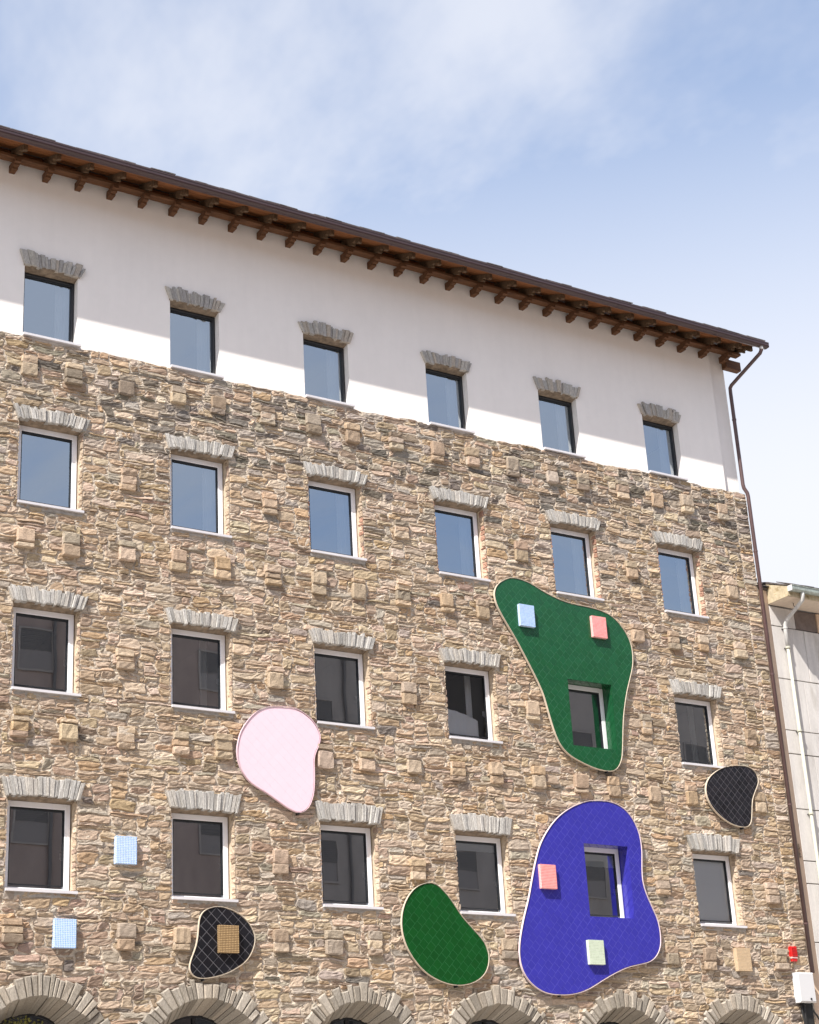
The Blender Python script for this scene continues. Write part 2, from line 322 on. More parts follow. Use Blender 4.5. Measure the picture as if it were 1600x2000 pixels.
# lattice lines that hit every opening edge
xl = [X0]
for i in range(-1, NC):
    for a, b, n in ((3 * i, 3 * i + OW, 12), (3 * i + OW, 3 * i + 3, 17)):
        if i == NC - 1 and a > 3 * i: b = XS; n = 13
        xl += list(np.linspace(a, b, n + 1)[1:])
xl += [XS + .14, XS + .27, X1]
xl = np.array(xl); NXM = int(np.argmin(abs(xl - XS)))
zk = [-1.6, 2.42, 5.50, 6.99, 8.92, 10.42, 12.37, 13.93, ZTOP]
zl = [zk[0]]
for a, b in zip(zk, zk[1:]):
    n = round((b - a) / (.2 if a < 0 else .065)); zl += list(np.linspace(a, b, n + 1)[1:])
zl = np.array(zl); JZ0 = int(np.argmin(abs(zl - 2.42)))
NX, NZ = len(xl) - 1, len(zl) - 1
openings = [(3 * i, 3 * i + OW, a, b) for i in range(NC) for a, b in ROWZ]
_ph = [(random.uniform(0, 6.3), random.uniform(0, 6.3)) for _ in range(12)]
def warp(x, z):
    x = np.asarray(x, float); z = np.asarray(z, float)
    d = np.full(x.shape, 9.)
    for a, b, c, e in openings:
        dd = np.hypot(np.maximum(np.maximum(a - x, x - b), 0), np.maximum(np.maximum(c - z, z - e), 0)); d = np.minimum(d, dd)
    d = np.minimum(d, np.abs(x - X1)); d = np.minimum(d, np.abs(x - XS) * 2)
    k = np.clip(d / .22, 0, 1)
    p = _ph
    dz = 0.016 * np.sin(1.9 * x + 1.1 * z + p[0][0]) + .010 * np.sin(4.3 * x - 2.7 * z + p[1][0]) + .009 * np.sin(8.1 * x + 5.5 * z + p[2][0]) + .007 * np.sin(15 * x - 11 * z + p[3][0]) + .012 * np.sin(2 * x + 17 * z + p[6][0])
    dx = .03 * np.sin(5 * z + 2 * x + p[4][0]) + .022 * np.sin(13 * z - 5 * x + p[5][0]) + .015 * np.sin(31 * z + 3 * x + p[7][0])
    return x + dx * k, z + dz * k
def lat(gx, gz):
    return warp(np.interp(gx, np.arange(NX + 1), xl), np.interp(gz, np.arange(NZ + 1), zl))

cx = (xl[:-1] + xl[1:]) / 2; cz = (zl[:-1] + zl[1:]) / 2
CX, CZ = np.meshgrid(cx, cz, indexing='ij')
hole = np.zeros((NX, NZ), bool)
for a, b, c, e in openings: hole |= (CX > a) & (CX < b) & (CZ > c) & (CZ < e + (0 if (a == 12 and e < 11) else .05))
for ax in ARX:
    hole |= (np.hypot(CX - ax, CZ - ARZ) < AR_IN + .06) | ((abs(CX - ax) < AR_IN + .05) & (CZ < ARZ))
block = hole.copy(); block |= CZ < 2.42
LH = [.34, .28, .26]                                        # lintel heights per stone storey
tiled_win = {(4, 0), (4, 1)}
for r, (a, b) in enumerate(ROWZ):
    for i in range(NC):
        if (i, r) in tiled_win: continue
        block |= (CX > 3 * i - .07) & (CX < 3 * i + OW + .10) & (CZ > b) & (CZ < b + LH[r] - .06)
for ax in ARX: block |= (np.hypot(CX - ax, CZ - ARZ) < AR_OUT - .04) & (CZ > ARZ - .4)
for k, P in OUT.items(): block |= inside(shrink(P, .16), CX, CZ)

# colours of the rubble (linear base colours)
PAL = np.array([(.47, .355, .235), (.53, .415, .29), (.47, .325, .185), (.38, .335, .265), (.19, .17, .14), (.41, .285, .21), (.33, .245, .17), (.57, .465, .34), (.43, .32, .21)])
PAL = (PAL * .70 + np.array((.43, .33, .23)) * .30 * (PAL.mean(1) / .33)[:, None]) * np.array((.985, .99, 1.05))
def stone_col(x, z):
    w = np.array([4.5, 3.4, 1.7, 1.9, .2, .45, .9, 1.3, 3.6])
    g = 1.35 * max(0, 1 - abs(z - 14.8) / 1.15)                    # greyer, darker band under the plaster
    g *= .75 + .45 * math.sin(x * 1.3 + 1.5 * z + 1)
    g = max(0, g) * (1.15 if x < 12 else .85)
    w[3] += 10 * g; w[4] += 8 * g; w[2] *= (1 - .6 * min(1, g)); w[1] *= 1 - .5 * min(1, g); w[6] += 1.6 * g
    red = max(0, min(1, (4.4 - x) / 4)) * max(0, min(1, (5.5 - z) / .9))
    w[5] += 11 * red; w[6] += 6 * red; w[7] *= 1 - .8 * red; w[1] *= 1 - .7 * red; w[0] *= 1 - .5 * red
    low = max(0, min(1, (5.2 - z) / .8)); w[3] += 5 * low; w[6] += 4 * low; w[4] += 1.2 * low
    if z > 5.2 and 6 < x: w[5] *= .5
    c = PAL[random.choices(range(9), w)[0]].copy()
    c *= random.uniform(.80, 1.14) * .97
    c = c * np.array([1 + random.uniform(-.05, .05), 1, 1 + random.uniform(-.08, .08)])
    return c

def patch(ns, nt_, pos, h0, rough=.006, ledge=True, lift=.03, tilt=.012):
    """raised rough-topped piece: pos(s,t)->(a,b) arrays, s,t in [-1,1]; returns (a,b,h) verts and quads"""
    s = np.concatenate([[-1, -.9], np.linspace(-.9, .9, ns + 2)[1:-1], [.9, 1]]); t = np.concatenate([[-1, -.8], np.linspace(-.8, .8, nt_ + 2)[1:-1], [.8, 1]])
    Sg, Tg = np.meshgrid(s, t, indexing='ij'); a, b = pos(Sg, Tg)
    h = h0 + random.uniform(-tilt, tilt) * Sg + random.uniform(-tilt, tilt) * Tg + rng.normal(0, rough, Sg.shape)
    if ledge and random.random() < .3:
        t0 = random.uniform(-.5, .5); sl = random.uniform(-.4, .4); h += np.where(Tg + sl * Sg > t0, 1, 0) * random.choice((-1, 1)) * random.uniform(.004, .014)
    edge = (abs(Sg) > .95) | (abs(Tg) > .95)
    ef = np.where(abs(Tg) > .95, np.where(Tg < 0, random.uniform(.05, .35), random.uniform(.3, .6)), random.uniform(.4, .75))
    h = np.where(edge, h0 * ef + rng.normal(0, .003, Sg.shape), h)
    n, m = Sg.shape; idx = np.arange(n * m).reshape(n, m)
    V = np.stack([a, b, h], -1).reshape(-1, 3)
    F = np.stack([idx[:-1, :-1], idx[1:, :-1], idx[1:, 1:], idx[:-1, 1:]], -1).reshape(-1, 4)
    ring = np.concatenate([idx[:, 0], idx[-1, 1:], idx[-2::-1, -1], idx[0, -2:0:-1]])
    sk = V[ring].copy(); sk[:, 2] = -lift
    k = len(V) + np.arange(len(ring)); r2 = np.roll(ring, -1); k2 = np.roll(k, -1)
    F = np.concatenate([F, np.stack([ring, k, k2, r2], -1)])
    return np.concatenate([V, sk]), F
def wallmap(P): return np.stack([P[:, 0], -P[:, 2], P[:, 1]], -1)

free = ~block
stones = []                                                 # (V, F, colour, size in the picture)
def pack(i0, i1):
    for j in range(JZ0, NZ):
        for i in range(i0, i1):
            if not free[i, j]: continue
            r = random.random()
            h = 1 if r < .35 else 2 if r < .86 else 3
            w = random.choice((2, 3, 4, 4, 5, 5, 6, 7)) if h == 1 else random.choice((1, 2, 3, 3, 4, 4, 5, 6)) if h == 2 else random.choice((2, 3, 3, 4, 5))
            w = min(w, i1 - i); h = min(h, NZ - j)
            for q in range(w):
                if not free[i + q, j]: w = q; break
            for q in range(h):
                if not free[i:i + w, j + q].all(): h = q; break
            if w < 1: continue
            rest = 0
            while i + w + rest < i1 and rest < 2 and free[i + w + rest, j]: rest += 1
            if rest == 1 and free[i + w, j:j + h].all() and random.random() < .8: w += 1
            free[i:i + w, j:j + h] = False
            yield i, j, w, h
def make_stone(i, j, w, h, hmul=1.):
    gx0, gx1, gz0, gz1 = i, i + w, j, j + h
    ca, cb = lat(np.array([(gx0 + gx1) / 2.]), np.array([(gz0 + gz1) / 2.])); ca, cb = ca[0], cb[0]
    W_ = np.interp(gx1, np.arange(NX + 1), xl) - np.interp(gx0, np.arange(NX + 1), xl); H_ = np.interp(gz1, np.arange(NZ + 1), zl) - np.interp(gz0, np.arange(NZ + 1), zl)
    ga = random.uniform(.006, .022) / W_ * 2; gb = random.uniform(.003, .014) / H_ * 2
    rnd = random.uniform(.05, .24); tp = random.gauss(0, .07); tq = random.uniform(-.10, .10); rot = random.uniform(-.014, .014) if w > 1 else 0
    j1 = [random.uniform(-.13, .13) for _ in range(4)]
    def pos(s, t):
        a, b = lat((gx0 + gx1) / 2. + s * w / 2., (gz0 + gz1) / 2. + t * h / 2.)
        s2, t2 = (a - ca), (b - cb)
        rr = 1 - rnd * (abs(s) ** 6) * (abs(t) ** 4)
        t2 = t2 * (1 - gb) * (1 + tp * s - abs(tp)) * rr * (1 - .10 * (s > .5) * (t > .5) * j1[0] - .10 * (s < -.5) * (t < -.5) * j1[1])
        s2 = s2 * (1 - ga) * (1 + tq * t - abs(tq)) * (1 - rnd * .35 * (abs(t) ** 5) * (abs(s) ** 5))
        ed = ((abs(s) > .95) | (abs(t) > .95))
        aa = ca + s2 - rot * t2 + rng.normal(0, .004, s.shape) * ed; bb = cb + t2 + rot * s2 + rng.normal(0, .003, s.shape) * ed
        return aa, bb
    h0 = random.uniform(.010, .028) * hmul
    P, F = patch(min(7, max(1, w)), max(1, h), pos, h0, rough=.0045 + .002 * random.random())
    return wallmap(P), F, (ca, cb, W_ * H_)
for reg in ((0, NXM), (NXM, NX)):
    for (i, j, w, h) in pack(*reg):
        V, F, (a, b, ar) = make_stone(i, j, w, h)
        if 15.66 - b < .5: V[:, 2] = np.minimum(V[:, 2], ZTOP + .02 + .02 * math.sin(a * 9) + .015 * math.sin(a * 23))
        px, py = project(a, 0, b)
        vis = -5 < px < 824 and -5 < py < 1029 and not any(inside(OUT[k], np.array([a]), np.array([b]))[0] for k in OUT)
        d = (Vector((a, 0, b)) - CAM).length
        stones.append((V, F, stone_col(a, b), ar / d ** 3 * 28 if vis else 0))
order = sorted(range(len(stones)), key=lambda k: -stones[k][3])
big = set(order[:300])
def join(items):
    V = []; F = []; C = []; o = 0
    for v, f, c in items:
        V.append(v); F.append(f + o); o += len(v); C.append(np.repeat(np.asarray(c)[None], len(v), 0) if np.asarray(c).ndim == 1 else c)
    return np.concatenate(V), np.concatenate(F), np.concatenate(C)
rest_items = []
for k, (V, F, c, s_) in enumerate(stones):
    if k in big: mk('stone', V, F, 'stone', B, col=np.repeat(c[None], len(V), 0))
    else: rest_items.append((V, F, c))

# stones of the right-hand (and left-hand) jambs of the stone storeys, set in the depth of the wall
for i in range(NC):
    for r, (z0, z1) in enumerate(ROWZ):
        if (i, r) in tiled_win: continue
        z = z0
        while z < z1 - .03:
            hh = min(random.uniform(.055, .15), z1 - z)
            if z1 - z - hh < .04: hh = z1 - z
            for side in (1, -1):
                X = 3 * i + OW if side == 1 else 3 * i
                y1 = random.uniform(.10, .155); zc_, ch = z + hh / 2, hh / 2 - random.uniform(.004, .009)
                P, F = patch(1, 1, lambda s, t: (.0 + (s + 1) / 2 * y1 + rng.normal(0, .003, s.shape), zc_ + t * ch * (1 - .12 * abs(s) ** 3)), random.uniform(.006, .022), lift=.01, tilt=.004)
                V = np.stack([X - side * P[:, 2], P[:, 0] - .01, P[:, 1]], -1)
                c = PAL[random.choice((0, 1, 8, 5, 0, 7, 1))] * random.uniform(.85, 1.15)
                if r == 2 and i >= 2 and random.random() < .55: c = np.array((.42, .24, .17)) * random.uniform(.85, 1.15)
                rest_items.append((V, F if side == 1 else F[:, ::-1], c))
            z += hh
V, F, C = join(rest_items)
o = mk('stone', V, F, 'stone', B, origin=(8, 0, 8), col=C); tag(o, kind='stuff')

# mortar bed of the wall, pierced by the openings
gi, gj = np.meshgrid(np.arange(0, 2 * NX + 1) / 2., np.arange(0, 2 * NZ + 1) / 2., indexing='ij')
a, b = lat(gi, gj)
yy = -.001 + .006 * np.sin(9 * a + 14 * b) * np.sin(21 * b - 7 * a) + rng.normal(0, .005, a.shape)
V = np.stack([a, yy, b], -1).reshape(-1, 3); idx = np.arange(V.shape[0]).reshape(a.shape)
q = np.stack([idx[:-1, :-1], idx[1:, :-1], idx[1:, 1:], idx[:-1, 1:]], -1)
keep = ~np.repeat(np.repeat(hole, 2, 0), 2, 1)
mk('mortar_wall', V, q[keep], 'mortar', B, origin=(8, 0, 7))

# projecting blocks of two or three stones
for (x, z) in PB:
    bl = None; hgt = random.uniform(.37, .47); wd = random.uniform(.29, .35); pr = random.uniform(.075, .12)
    core = MB().box(x - wd / 2 + .02, x + wd / 2 - .02, -.06, .02, z - hgt / 2 + .02, z + hgt / 2 - .02)
    bl = core.build('projecting_block', 'mortar', B)
    n = random.choice((2, 2, 3, 3)); cuts = np.sort(rng.uniform(.2, .8, n - 1)) if n == 2 else np.array([random.uniform(.25, .4), random.uniform(.58, .75)])
    cuts = np.concatenate([[0], cuts, [1]])
    for k in range(n):
        zb, zt = z - hgt / 2 + cuts[k] * hgt, z - hgt / 2 + cuts[k + 1] * hgt
        dp = pr * random.uniform(.8, 1.05); ox = random.uniform(-.012, .012); ww = wd * random.uniform(.93, 1.03) / 2; rd = random.uniform(.04, .14)
        P, F = patch(3, 1, lambda s, t: (x + ox + s * ww * (1 - rd * .4 * abs(t) ** 4), (zb + zt) / 2 + t * ((zt - zb) / 2 - .006) * (1 - rd * abs(s) ** 6) + rng.normal(0, .002, s.shape)), dp, rough=.005, lift=.0, tilt=.008)
        V = wallmap(P); m = abs(P[:, 2] + .0) < dp * .5
        V[m & (V[:, 1] < -.001), 1] = -dp * random.uniform(.80, .9)
        c = stone_col(x, z); c = (.7 * c + .3 * PAL[random.choice((0, 1, 2, 8))]) * random.uniform(.9, 1.04)
        mk('stone', V, F, 'stone', bl, col=np.repeat(c[None], len(V), 0))

# ------------------------------------------------------------------ lintels and arches of upright stones
def voussoir(b0, b1, t1, t0, y0, y1, c, parent, bev=.012):
    """quad b0,b1 (bottom), t1,t0 (top) in (x,z)"""
    Q = np.array([b0, b1, t1, t0], float); cen = Q.mean(0)
    Q = cen + (Q - cen) * np.array([.985, .985]); Qi = cen + (Q - cen) * np.array([.80, .95])
    mid = lambda A, k: A[k] * .5 + A[(k + 1) % 4] * .5
    V = [(p[0], y1, p[1]) for p in Q] + [(p[0], y0 + bev * random.uniform(.8, 1.6), p[1]) for p in Q] + [(p[0] + random.uniform(-.004, .004), y0 + random.uniform(-.006, .006), p[1] + random.uniform(-.008, .008)) for p in Qi]
    F = [(3, 2, 1, 0), (8, 9, 10, 11)]
    for i in range(4):
        j = (i + 1) % 4; F += [(i, j, 4 + j, 4 + i), (4 + i, 4 + j, 8 + j, 8 + i)]
    return mk('lintel_stone', V, F, 'grey_stone', parent, col=np.repeat(np.asarray(c)[None], len(V), 0))
def grey(dark=0):
    base = random.choice(((.50, .475, .44), (.56, .535, .50), (.44, .425, .40), (.52, .48, .43), (.38, .36, .33)))
    if dark: base = random.choice(((.46, .43, .39), (.52, .48, .42), (.38, .36, .34), (.50, .43, .35), (.44, .42, .39)))
    return (np.array(base) * .7 + np.array((.45, .425, .39)) * .3) * random.uniform(.92, 1.06)
def lintel(xa, xb, z, H, n, ov, jag, dark, y0=-.07):
    slab = MB().extrude_x([(-.005, z + .05), (.20, z + .004), (.20, z + .14), (-.005, z + .14)], xa - .02, xb + .02)
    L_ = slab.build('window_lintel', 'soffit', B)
    ws = np.array([random.uniform(.5, 1.7) for _ in range(n)]); ws = np.concatenate([[0], np.cumsum(ws) / ws.sum()])
    xo, xw = xa - .01, xb - xa + .03
    for k in range(n):
        u0, u1 = ws[k], ws[k + 1]; um = (u0 + u1) / 2
        b0 = xo + u0 * xw; b1 = xo + u1 * xw; lean0 = -ov + 2 * ov * u0; lean1 = -ov + 2 * ov * u1
        zb = z + .052 + random.uniform(-.016, .020) - .022 * (2 * um - 1) ** 2; zt = z + .045 + H + random.uniform(-jag, jag) - .03 * (2 * um - 1) ** 2
        dz = random.uniform(-.012, .012)
        voussoir((b0, zb), (b1, zb + dz * .5), (b1 + lean1, zt + dz), (b0 + lean0, zt), y0 + random.uniform(-.022, .016), .05, grey(dark), L_)
    return L_
for r, (z0, z1) in enumerate(ROWZ):
    for i in range(NC):
        if (i, r) in tiled_win: continue
        lintel(3 * i - .01, 3 * i + OW + .02, z1, LH[r], random.randint(19, 24), .10, .030, 0)
for i in range(NC):
    lintel(3 * i + .03, 3 * i + 1.11, TOPZ[1], .29, random.randint(15, 19), .11, .055, 1, y0=-.025)

for ax in ARX:
    core = MB(); n = 16; Vc = []; Fc = []
    a0, a1 = math.radians(-8), math.radians(188)
    for k in range(n + 1):
        t = a0 + (a1 - a0) * k / n
        for R_, Y_ in ((AR_IN + .04, .0), (AR_OUT - .05, .0), (AR_IN + .04, .44), (AR_OUT - .05, .44)): Vc.append((ax + R_ * math.cos(t), Y_, ARZ + R_ * math.sin(t)))
        if k: 
            p, q_ = 4 * (k - 1), 4 * k
            Fc += [(p, p + 1, q_ + 1, q_), (p + 2, q_ + 2, q_ + 3, p + 3), (p, q_, q_ + 2, p + 2)]
    A = mk('stone_arch', Vc, Fc, 'mortar', B)
    n = 36; ts = np.array([random.uniform(.5, 1.6) for _ in range(n)]); ts = a0 + (a1 - a0) * np.concatenate([[0], np.cumsum(ts) / ts.sum()])
    for k in range(n):
        t0_, t1_ = ts[k] + .004, ts[k + 1] - .004; ri = AR_IN + random.uniform(-.015, .02)
        ro = AR_OUT + random.uniform(-.08, .08)
        y0_ = -.075 + random.uniform(-.02, .02); c = grey() * np.array([.88, .82, .74]) * random.uniform(.78, 1.06)
        pts = [(ri, t0_), (ri, t1_), (ro, t1_), (ro, t0_)]
        V = [(ax + (R_ - (.215 if R_ == ri else 0)) * math.cos(t), .45, ARZ + (R_ - (.215 if R_ == ri else 0)) * math.sin(t)) for R_, t in pts]
        V += [(ax + R_ * math.cos(t), y0_ + .02, ARZ + R_ * math.sin(t)) for R_, t in pts]
        tm = (t0_ + t1_) / 2
        V += [(ax + (R_ + (.012 if R_ == ri else -.02)) * math.cos(t + (tm - t) * .28), y0_ + random.uniform(-.01, .008), ARZ + (R_ + (.012 if R_ == ri else -.02)) * math.sin(t + (tm - t) * .28)) for R_, t in pts]
        F = [(3, 2, 1, 0), (8, 9, 10, 11)]
        for i in range(4):
            j = (i + 1) % 4; F += [(i, j, 4 + j, 4 + i), (4 + i, 4 + j, 8 + j, 8 + i)]
        F = [f[::-1] for f in F]
        mk('arch_stone', V, F, 'grey_stone', A, col=np.repeat(c[None], 12, 0))
    # glazing that closes the arch, with its frame
    n = 24; ring = [(ax + .90 * math.cos(math.pi * k / n), ARZ + .90 * math.sin(math.pi * k / n)) for k in range(n + 1)]
    poly = [(ax + 1.12, -1.6), (ax + 1.12, ARZ - .02)] + ring + [(ax - 1.12, ARZ - .02), (ax - 1.12, -1.6)]
    fr = MB(); inn = [(ax + (x - ax) * .93, ARZ + (z - ARZ) * .93 if z > 0 else z) for x, z in poly]
    m_ = len(poly); V = [(x, .47, z) for x, z in poly] + [(x, .47, z) for x, z in inn] + [(x, .53, z) for x, z in inn]
    F = [(k, k + 1, m_ + k + 1, m_ + k) for k in range(m_ - 1)] + [(m_ + k, m_ + k + 1, 2 * m_ + k + 1, 2 * m_ + k) for k in range(m_ - 1)]
    fr.add(V, F); fr.box(ax - .03, ax + .03, .47, .53, -1.6, ARZ + .84); fr.box(ax - .98, ax - .03, .475, .525, ARZ - .03, ARZ + .03); fr.box(ax + .03, ax + .98, .475, .525, ARZ - .03, ARZ + .03)
    fo = fr.build('arch_window', 'frame_black', B)
    mk('pane', [(x, .50, z) for x, z in poly], [tuple(range(m_))], 'glass_dark', fo)

# ------------------------------------------------------------------ white plastered top storey
def plaster():
    m = MB(); yp = .028; xs = [X0]; zz = [ZTOP - .12, TOPZ[0], TOPZ[1] + .06, 19.5]
    for i in range(NC): xs += [3 * i + .03, 3 * i + 1.10]
    XP = 17.40; xs += [XP]
    for k in range(len(xs) - 1):
        for l in range(3):
            if k % 2 == 1 and l == 1: continue
            nn = max(1, int((xs[k + 1] - xs[k]) / .5)); 
            m.add([(xs[k], yp, zz[l]), (xs[k + 1], yp, zz[l]), (xs[k + 1], yp, zz[l + 1]), (xs[k], yp, zz[l + 1])], [(0, 1, 2, 3)])
    xe = 17.92
    m.add([(XP, yp, zz[0]), (XP + .035, yp + .10, zz[0]), (xe, yp + .10, zz[0]), (XP, yp, 19.5), (XP + .035, yp + .10, 19.5), (xe, yp + .10, 19.5), (xe, 10, zz[0]), (xe, 10, 19.5)],
          [(0, 1, 4, 3), (1, 2, 5, 4), (2, 6, 7, 5)])
    m.build('plaster_wall', 'plaster', B)
plaster()

# ------------------------------------------------------------------ windows
def frame_mesh(w, h, fw, name, mat, fb=None):
    m = MB(); d0, d1 = 0, .07; fb = fb or fw
    m.bbox(0, fw, d0, d1, 0, h, .006); m.bbox(w - fw, w, d0, d1, 0, h, .006)
    m.bbox(fw, w - fw, d0, d1, 0, fb, .006); m.bbox(fw, w - fw, d0, d1, h - fw, h, .006)
    return mesh(name, m.v, m.f, mat)
def gasket_mesh(w, h, fw, g=.018):
    m = MB(); a, b, c, e = fw, w - fw, fw, h - fw
    m.box(a, a + g, .012, .06, c, e); m.box(b - g, b, .012, .06, c, e); m.box(a + g, b - g, .012, .06, c, c + g * .5); m.box(a + g, b - g, .012, .06, e - g * 2, e)
    return mesh('gasket', m.v, m.f, 'gasket')
def pane_mesh(w, h, fw):
    return mesh('pane', [(fw, .045, fw), (w - fw, .045, fw), (w - fw, .045, h - fw), (fw, .045, h - fw)], [(0, 1, 2, 3)], 'glass')
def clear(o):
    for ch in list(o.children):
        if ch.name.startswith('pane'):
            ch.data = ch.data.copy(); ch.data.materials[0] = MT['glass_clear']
def sill_mesh(w):
    m = MB(); m.extrude_x([(-.07, -.048), (-.07, -.004), (-.02, .0), (.20, .018), (.20, -.048)], -.015, w + .06); return mesh('sill', m.v, m.f, 'sill')
hm_ = MB(); hm_.box(-.012, .012, -.012, .0, -.05, .05); hm_.box(-.009, .009, -.045, -.012, .02, .04); hm_.box(-.010, .010, -.055, -.038, -.08, .04)
HANDLE = mesh('handle', hm_.v, hm_.f, 'frame_white')
kinds = {}
def reveal(xa, xb, z0, z1, yf, yb, mat, splay=0.0):
    m = MB(); V = [(xa, yf, z0), (xb, yf, z0), (xb, yf, z1), (xa, yf, z1), (xa + splay, yb, z0), (xb - splay, yb, z0), (xb - splay, yb, z1), (xa + splay, yb, z1)]
    m.add(V, [(0, 1, 5, 4), (1, 2, 6, 5), (2, 3, 7, 6), (3, 0, 4, 7)]); m.build('window_reveal', mat, B)
CURT = []
def window(i, r, xa, xb, z0, z1, y, kind):
    w, h = xb - xa, z1 - z0
    if (kind, round(w, 3), round(h, 3)) not in kinds:
        fw = .10 if kind == 'white' else .05
        kinds[(kind, round(w, 3), round(h, 3))] = (frame_mesh(w, h, fw, 'window', 'frame_' + kind, .05 if kind == 'white' else None), gasket_mesh(w, h, fw), pane_mesh(w, h, .05), sill_mesh(w), fw)
    fm, gm, pm, sm, fw = kinds[(kind, round(w, 3), round(h, 3))]
    o = place('window', fm, (xa, y, z0), B)
    place('gasket', gm, (xa, y, z0), o); place('pane', pm, (xa, y, z0), o)
    if kind == 'white' and (i, r) not in ((4, 0), (4, 1)): place('sill', sm, (xa, 0, z0 - .012), o)
    if kind == 'white' and (i, r) not in ((4, 0), (4, 1)):
        m = MB(); n = 9; V = []
        for k in range(n):
            xx = xa - .03 + (w + .08) * k / (n - 1)
            V += [(xx, -.026 + random.uniform(-.006, .006), z0 - .058), (xx, -.020 + random.uniform(-.008, .006), z0 - .10 - random.uniform(0, .035)), (xx, .01, z0 - .15)]
        m.add(V, [(3 * k, 3 * k + 1, 3 * k + 4, 3 * k + 3) for k in range(n - 1)] + [(3 * k + 1, 3 * k + 2, 3 * k + 5, 3 * k + 4) for k in range(n - 1)])
        m.build('sill_bed', 'cement', B)
    if kind == 'black': place('sill', sm, (xa, .005, z0 - .012), o)
    if kind == 'white': place('handle', HANDLE, (xb - .12, y + .125, z0 + h * .42), o)
    return o
wins = {}
for i in range(NC):
    for r, (z0, z1) in enumerate(ROWZ):
        xa, xb = 3 * i + .025, 3 * i + OW - .035
        if (i, r) in tiled_win:
            xa, xb = 3 * i + .045, 3 * i + 1.19
            wins[i, r] = window(i, r, xa, xb, z0 + .0, z1 - .02, .20, 'white')
        else:
            wins[i, r] = window(i, r, xa, xb, z0, z1 + .005, .175, 'white')
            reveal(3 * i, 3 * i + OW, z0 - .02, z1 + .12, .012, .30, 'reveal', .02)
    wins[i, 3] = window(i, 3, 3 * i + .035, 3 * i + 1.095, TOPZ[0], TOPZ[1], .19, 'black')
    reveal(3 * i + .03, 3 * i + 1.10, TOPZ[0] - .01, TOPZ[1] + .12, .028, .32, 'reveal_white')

# blinds and curtains behind some panes; one pale sheet imitates a mirrored roof
def curtain_or_reflection(i, r, u0, u1, y=.42):
    xa = 3 * i; z0, z1 = (ROWZ + [TOPZ])[r]; m = MB(); n = 14; xs = np.linspace(xa + u0, xa + u1, n)
    V = [(x, y + .02 * math.sin(k * 1.9), zz) for k, x in enumerate(xs) for zz in (z0 - .05, z1 + .1)]
    m.add(V, [(2 * k, 2 * k + 2, 2 * k + 3, 2 * k + 1) for k in range(n - 1)]); m.build('curtain_or_reflection', 'curtain_or_reflection', wins[i, r])
for i in range(NC):
    curtain_or_reflection(i, 3, .80, 1.12)
    if i: curtain_or_reflection(i, 2, .88, 1.2, .40)
for i, r in ((1, 1), (3, 1), (5, 1)): curtain_or_reflection(i, r, .86, 1.0, .55)
for (i, r, frac) in ((5, 0, 1.0), (3, 0, .16), (4, 0, .26), (1, 0, .0)):
    if frac <= 0: continue
    z0, z1 = ROWZ[r]; zb = z1 - frac * (z1 - z0); m = MB(); z = z1
    while z > zb + .01:
        m.add([(3 * i + .04, 0.252, z), (3 * i + 1.18, .252, z), (3 * i + 1.18, .247, z - .047), (3 * i + .04, .247, z - .047)], [(0, 1, 2, 3)]); z -= .045
    o = m.build('blind', 'curtain_or_reflection', wins[i, r])

clear(wins[5, 0])
z0, z1 = ROWZ[1]; m = MB(); n = 16; xs = np.linspace(9.02, 9.95, n)  # pale sheet stands in for the roof mirrored low in this pane
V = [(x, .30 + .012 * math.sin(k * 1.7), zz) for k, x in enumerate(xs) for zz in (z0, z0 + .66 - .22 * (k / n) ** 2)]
m.add(V, [(2 * k, 2 * k + 2, 2 * k + 3, 2 * k + 1) for k in range(n - 1)]); m.build('curtain_or_reflection', 'curtain_or_reflection', wins[3, 1]); clear(wins[3, 1])
# inner shell: walls, floors (keeps the rooms dark)
m = MB(); m.box(X0, X1 - .06, 9.9, 10.1, -1.6, 19.4); m.box(X0 - .1, X0, .05, 10, -1.6, 19.4); m.box(X1 - .15, X1 - .06, .06, 10.0, -1.6, 15.6)
m.build('inner_wall', 'inner', B)
for z in (4.45, 7.9, 11.35, 14.8, 18.2):
    MB().box(X0, X1 - .16, .33, 9.9, z - .3, z).build('floor_slab', 'inner', B)
for i in range(NC):
    MB().box(3 * i - 1.0, 3 * i - .9, .33, 6, -1.6, 18.2).build('inner_wall', 'inner', B)
# back face of the outer wall between the rooms and the mortar
m = MB(); xs = [X0]
for i in range(NC): xs += [3 * i, 3 * i + OW]
xs += [X1 - .16]
zz = [4.5, 5.48, 7.0, 8.9, 10.43, 12.35, 13.94, 15.72, 17.14, 19.4]
for k in range(len(xs) - 1):
    for l in range(len(zz) - 1):
        if k % 2 == 1 and l % 2 == 1: continue
        m.add([(xs[k], .33, zz[l]), (xs[k + 1], .33, zz[l]), (xs[k + 1], .33, zz[l + 1]), (xs[k], .33, zz[l + 1])], [(3, 2, 1, 0)])
m.build('inner_wall', 'inner', B)
# right flank of the stone wall
MB().box(X1 - .05, X1 - .01, .0, 10, -1.6, ZTOP - .02).build('side_wall', 'mortar', B)

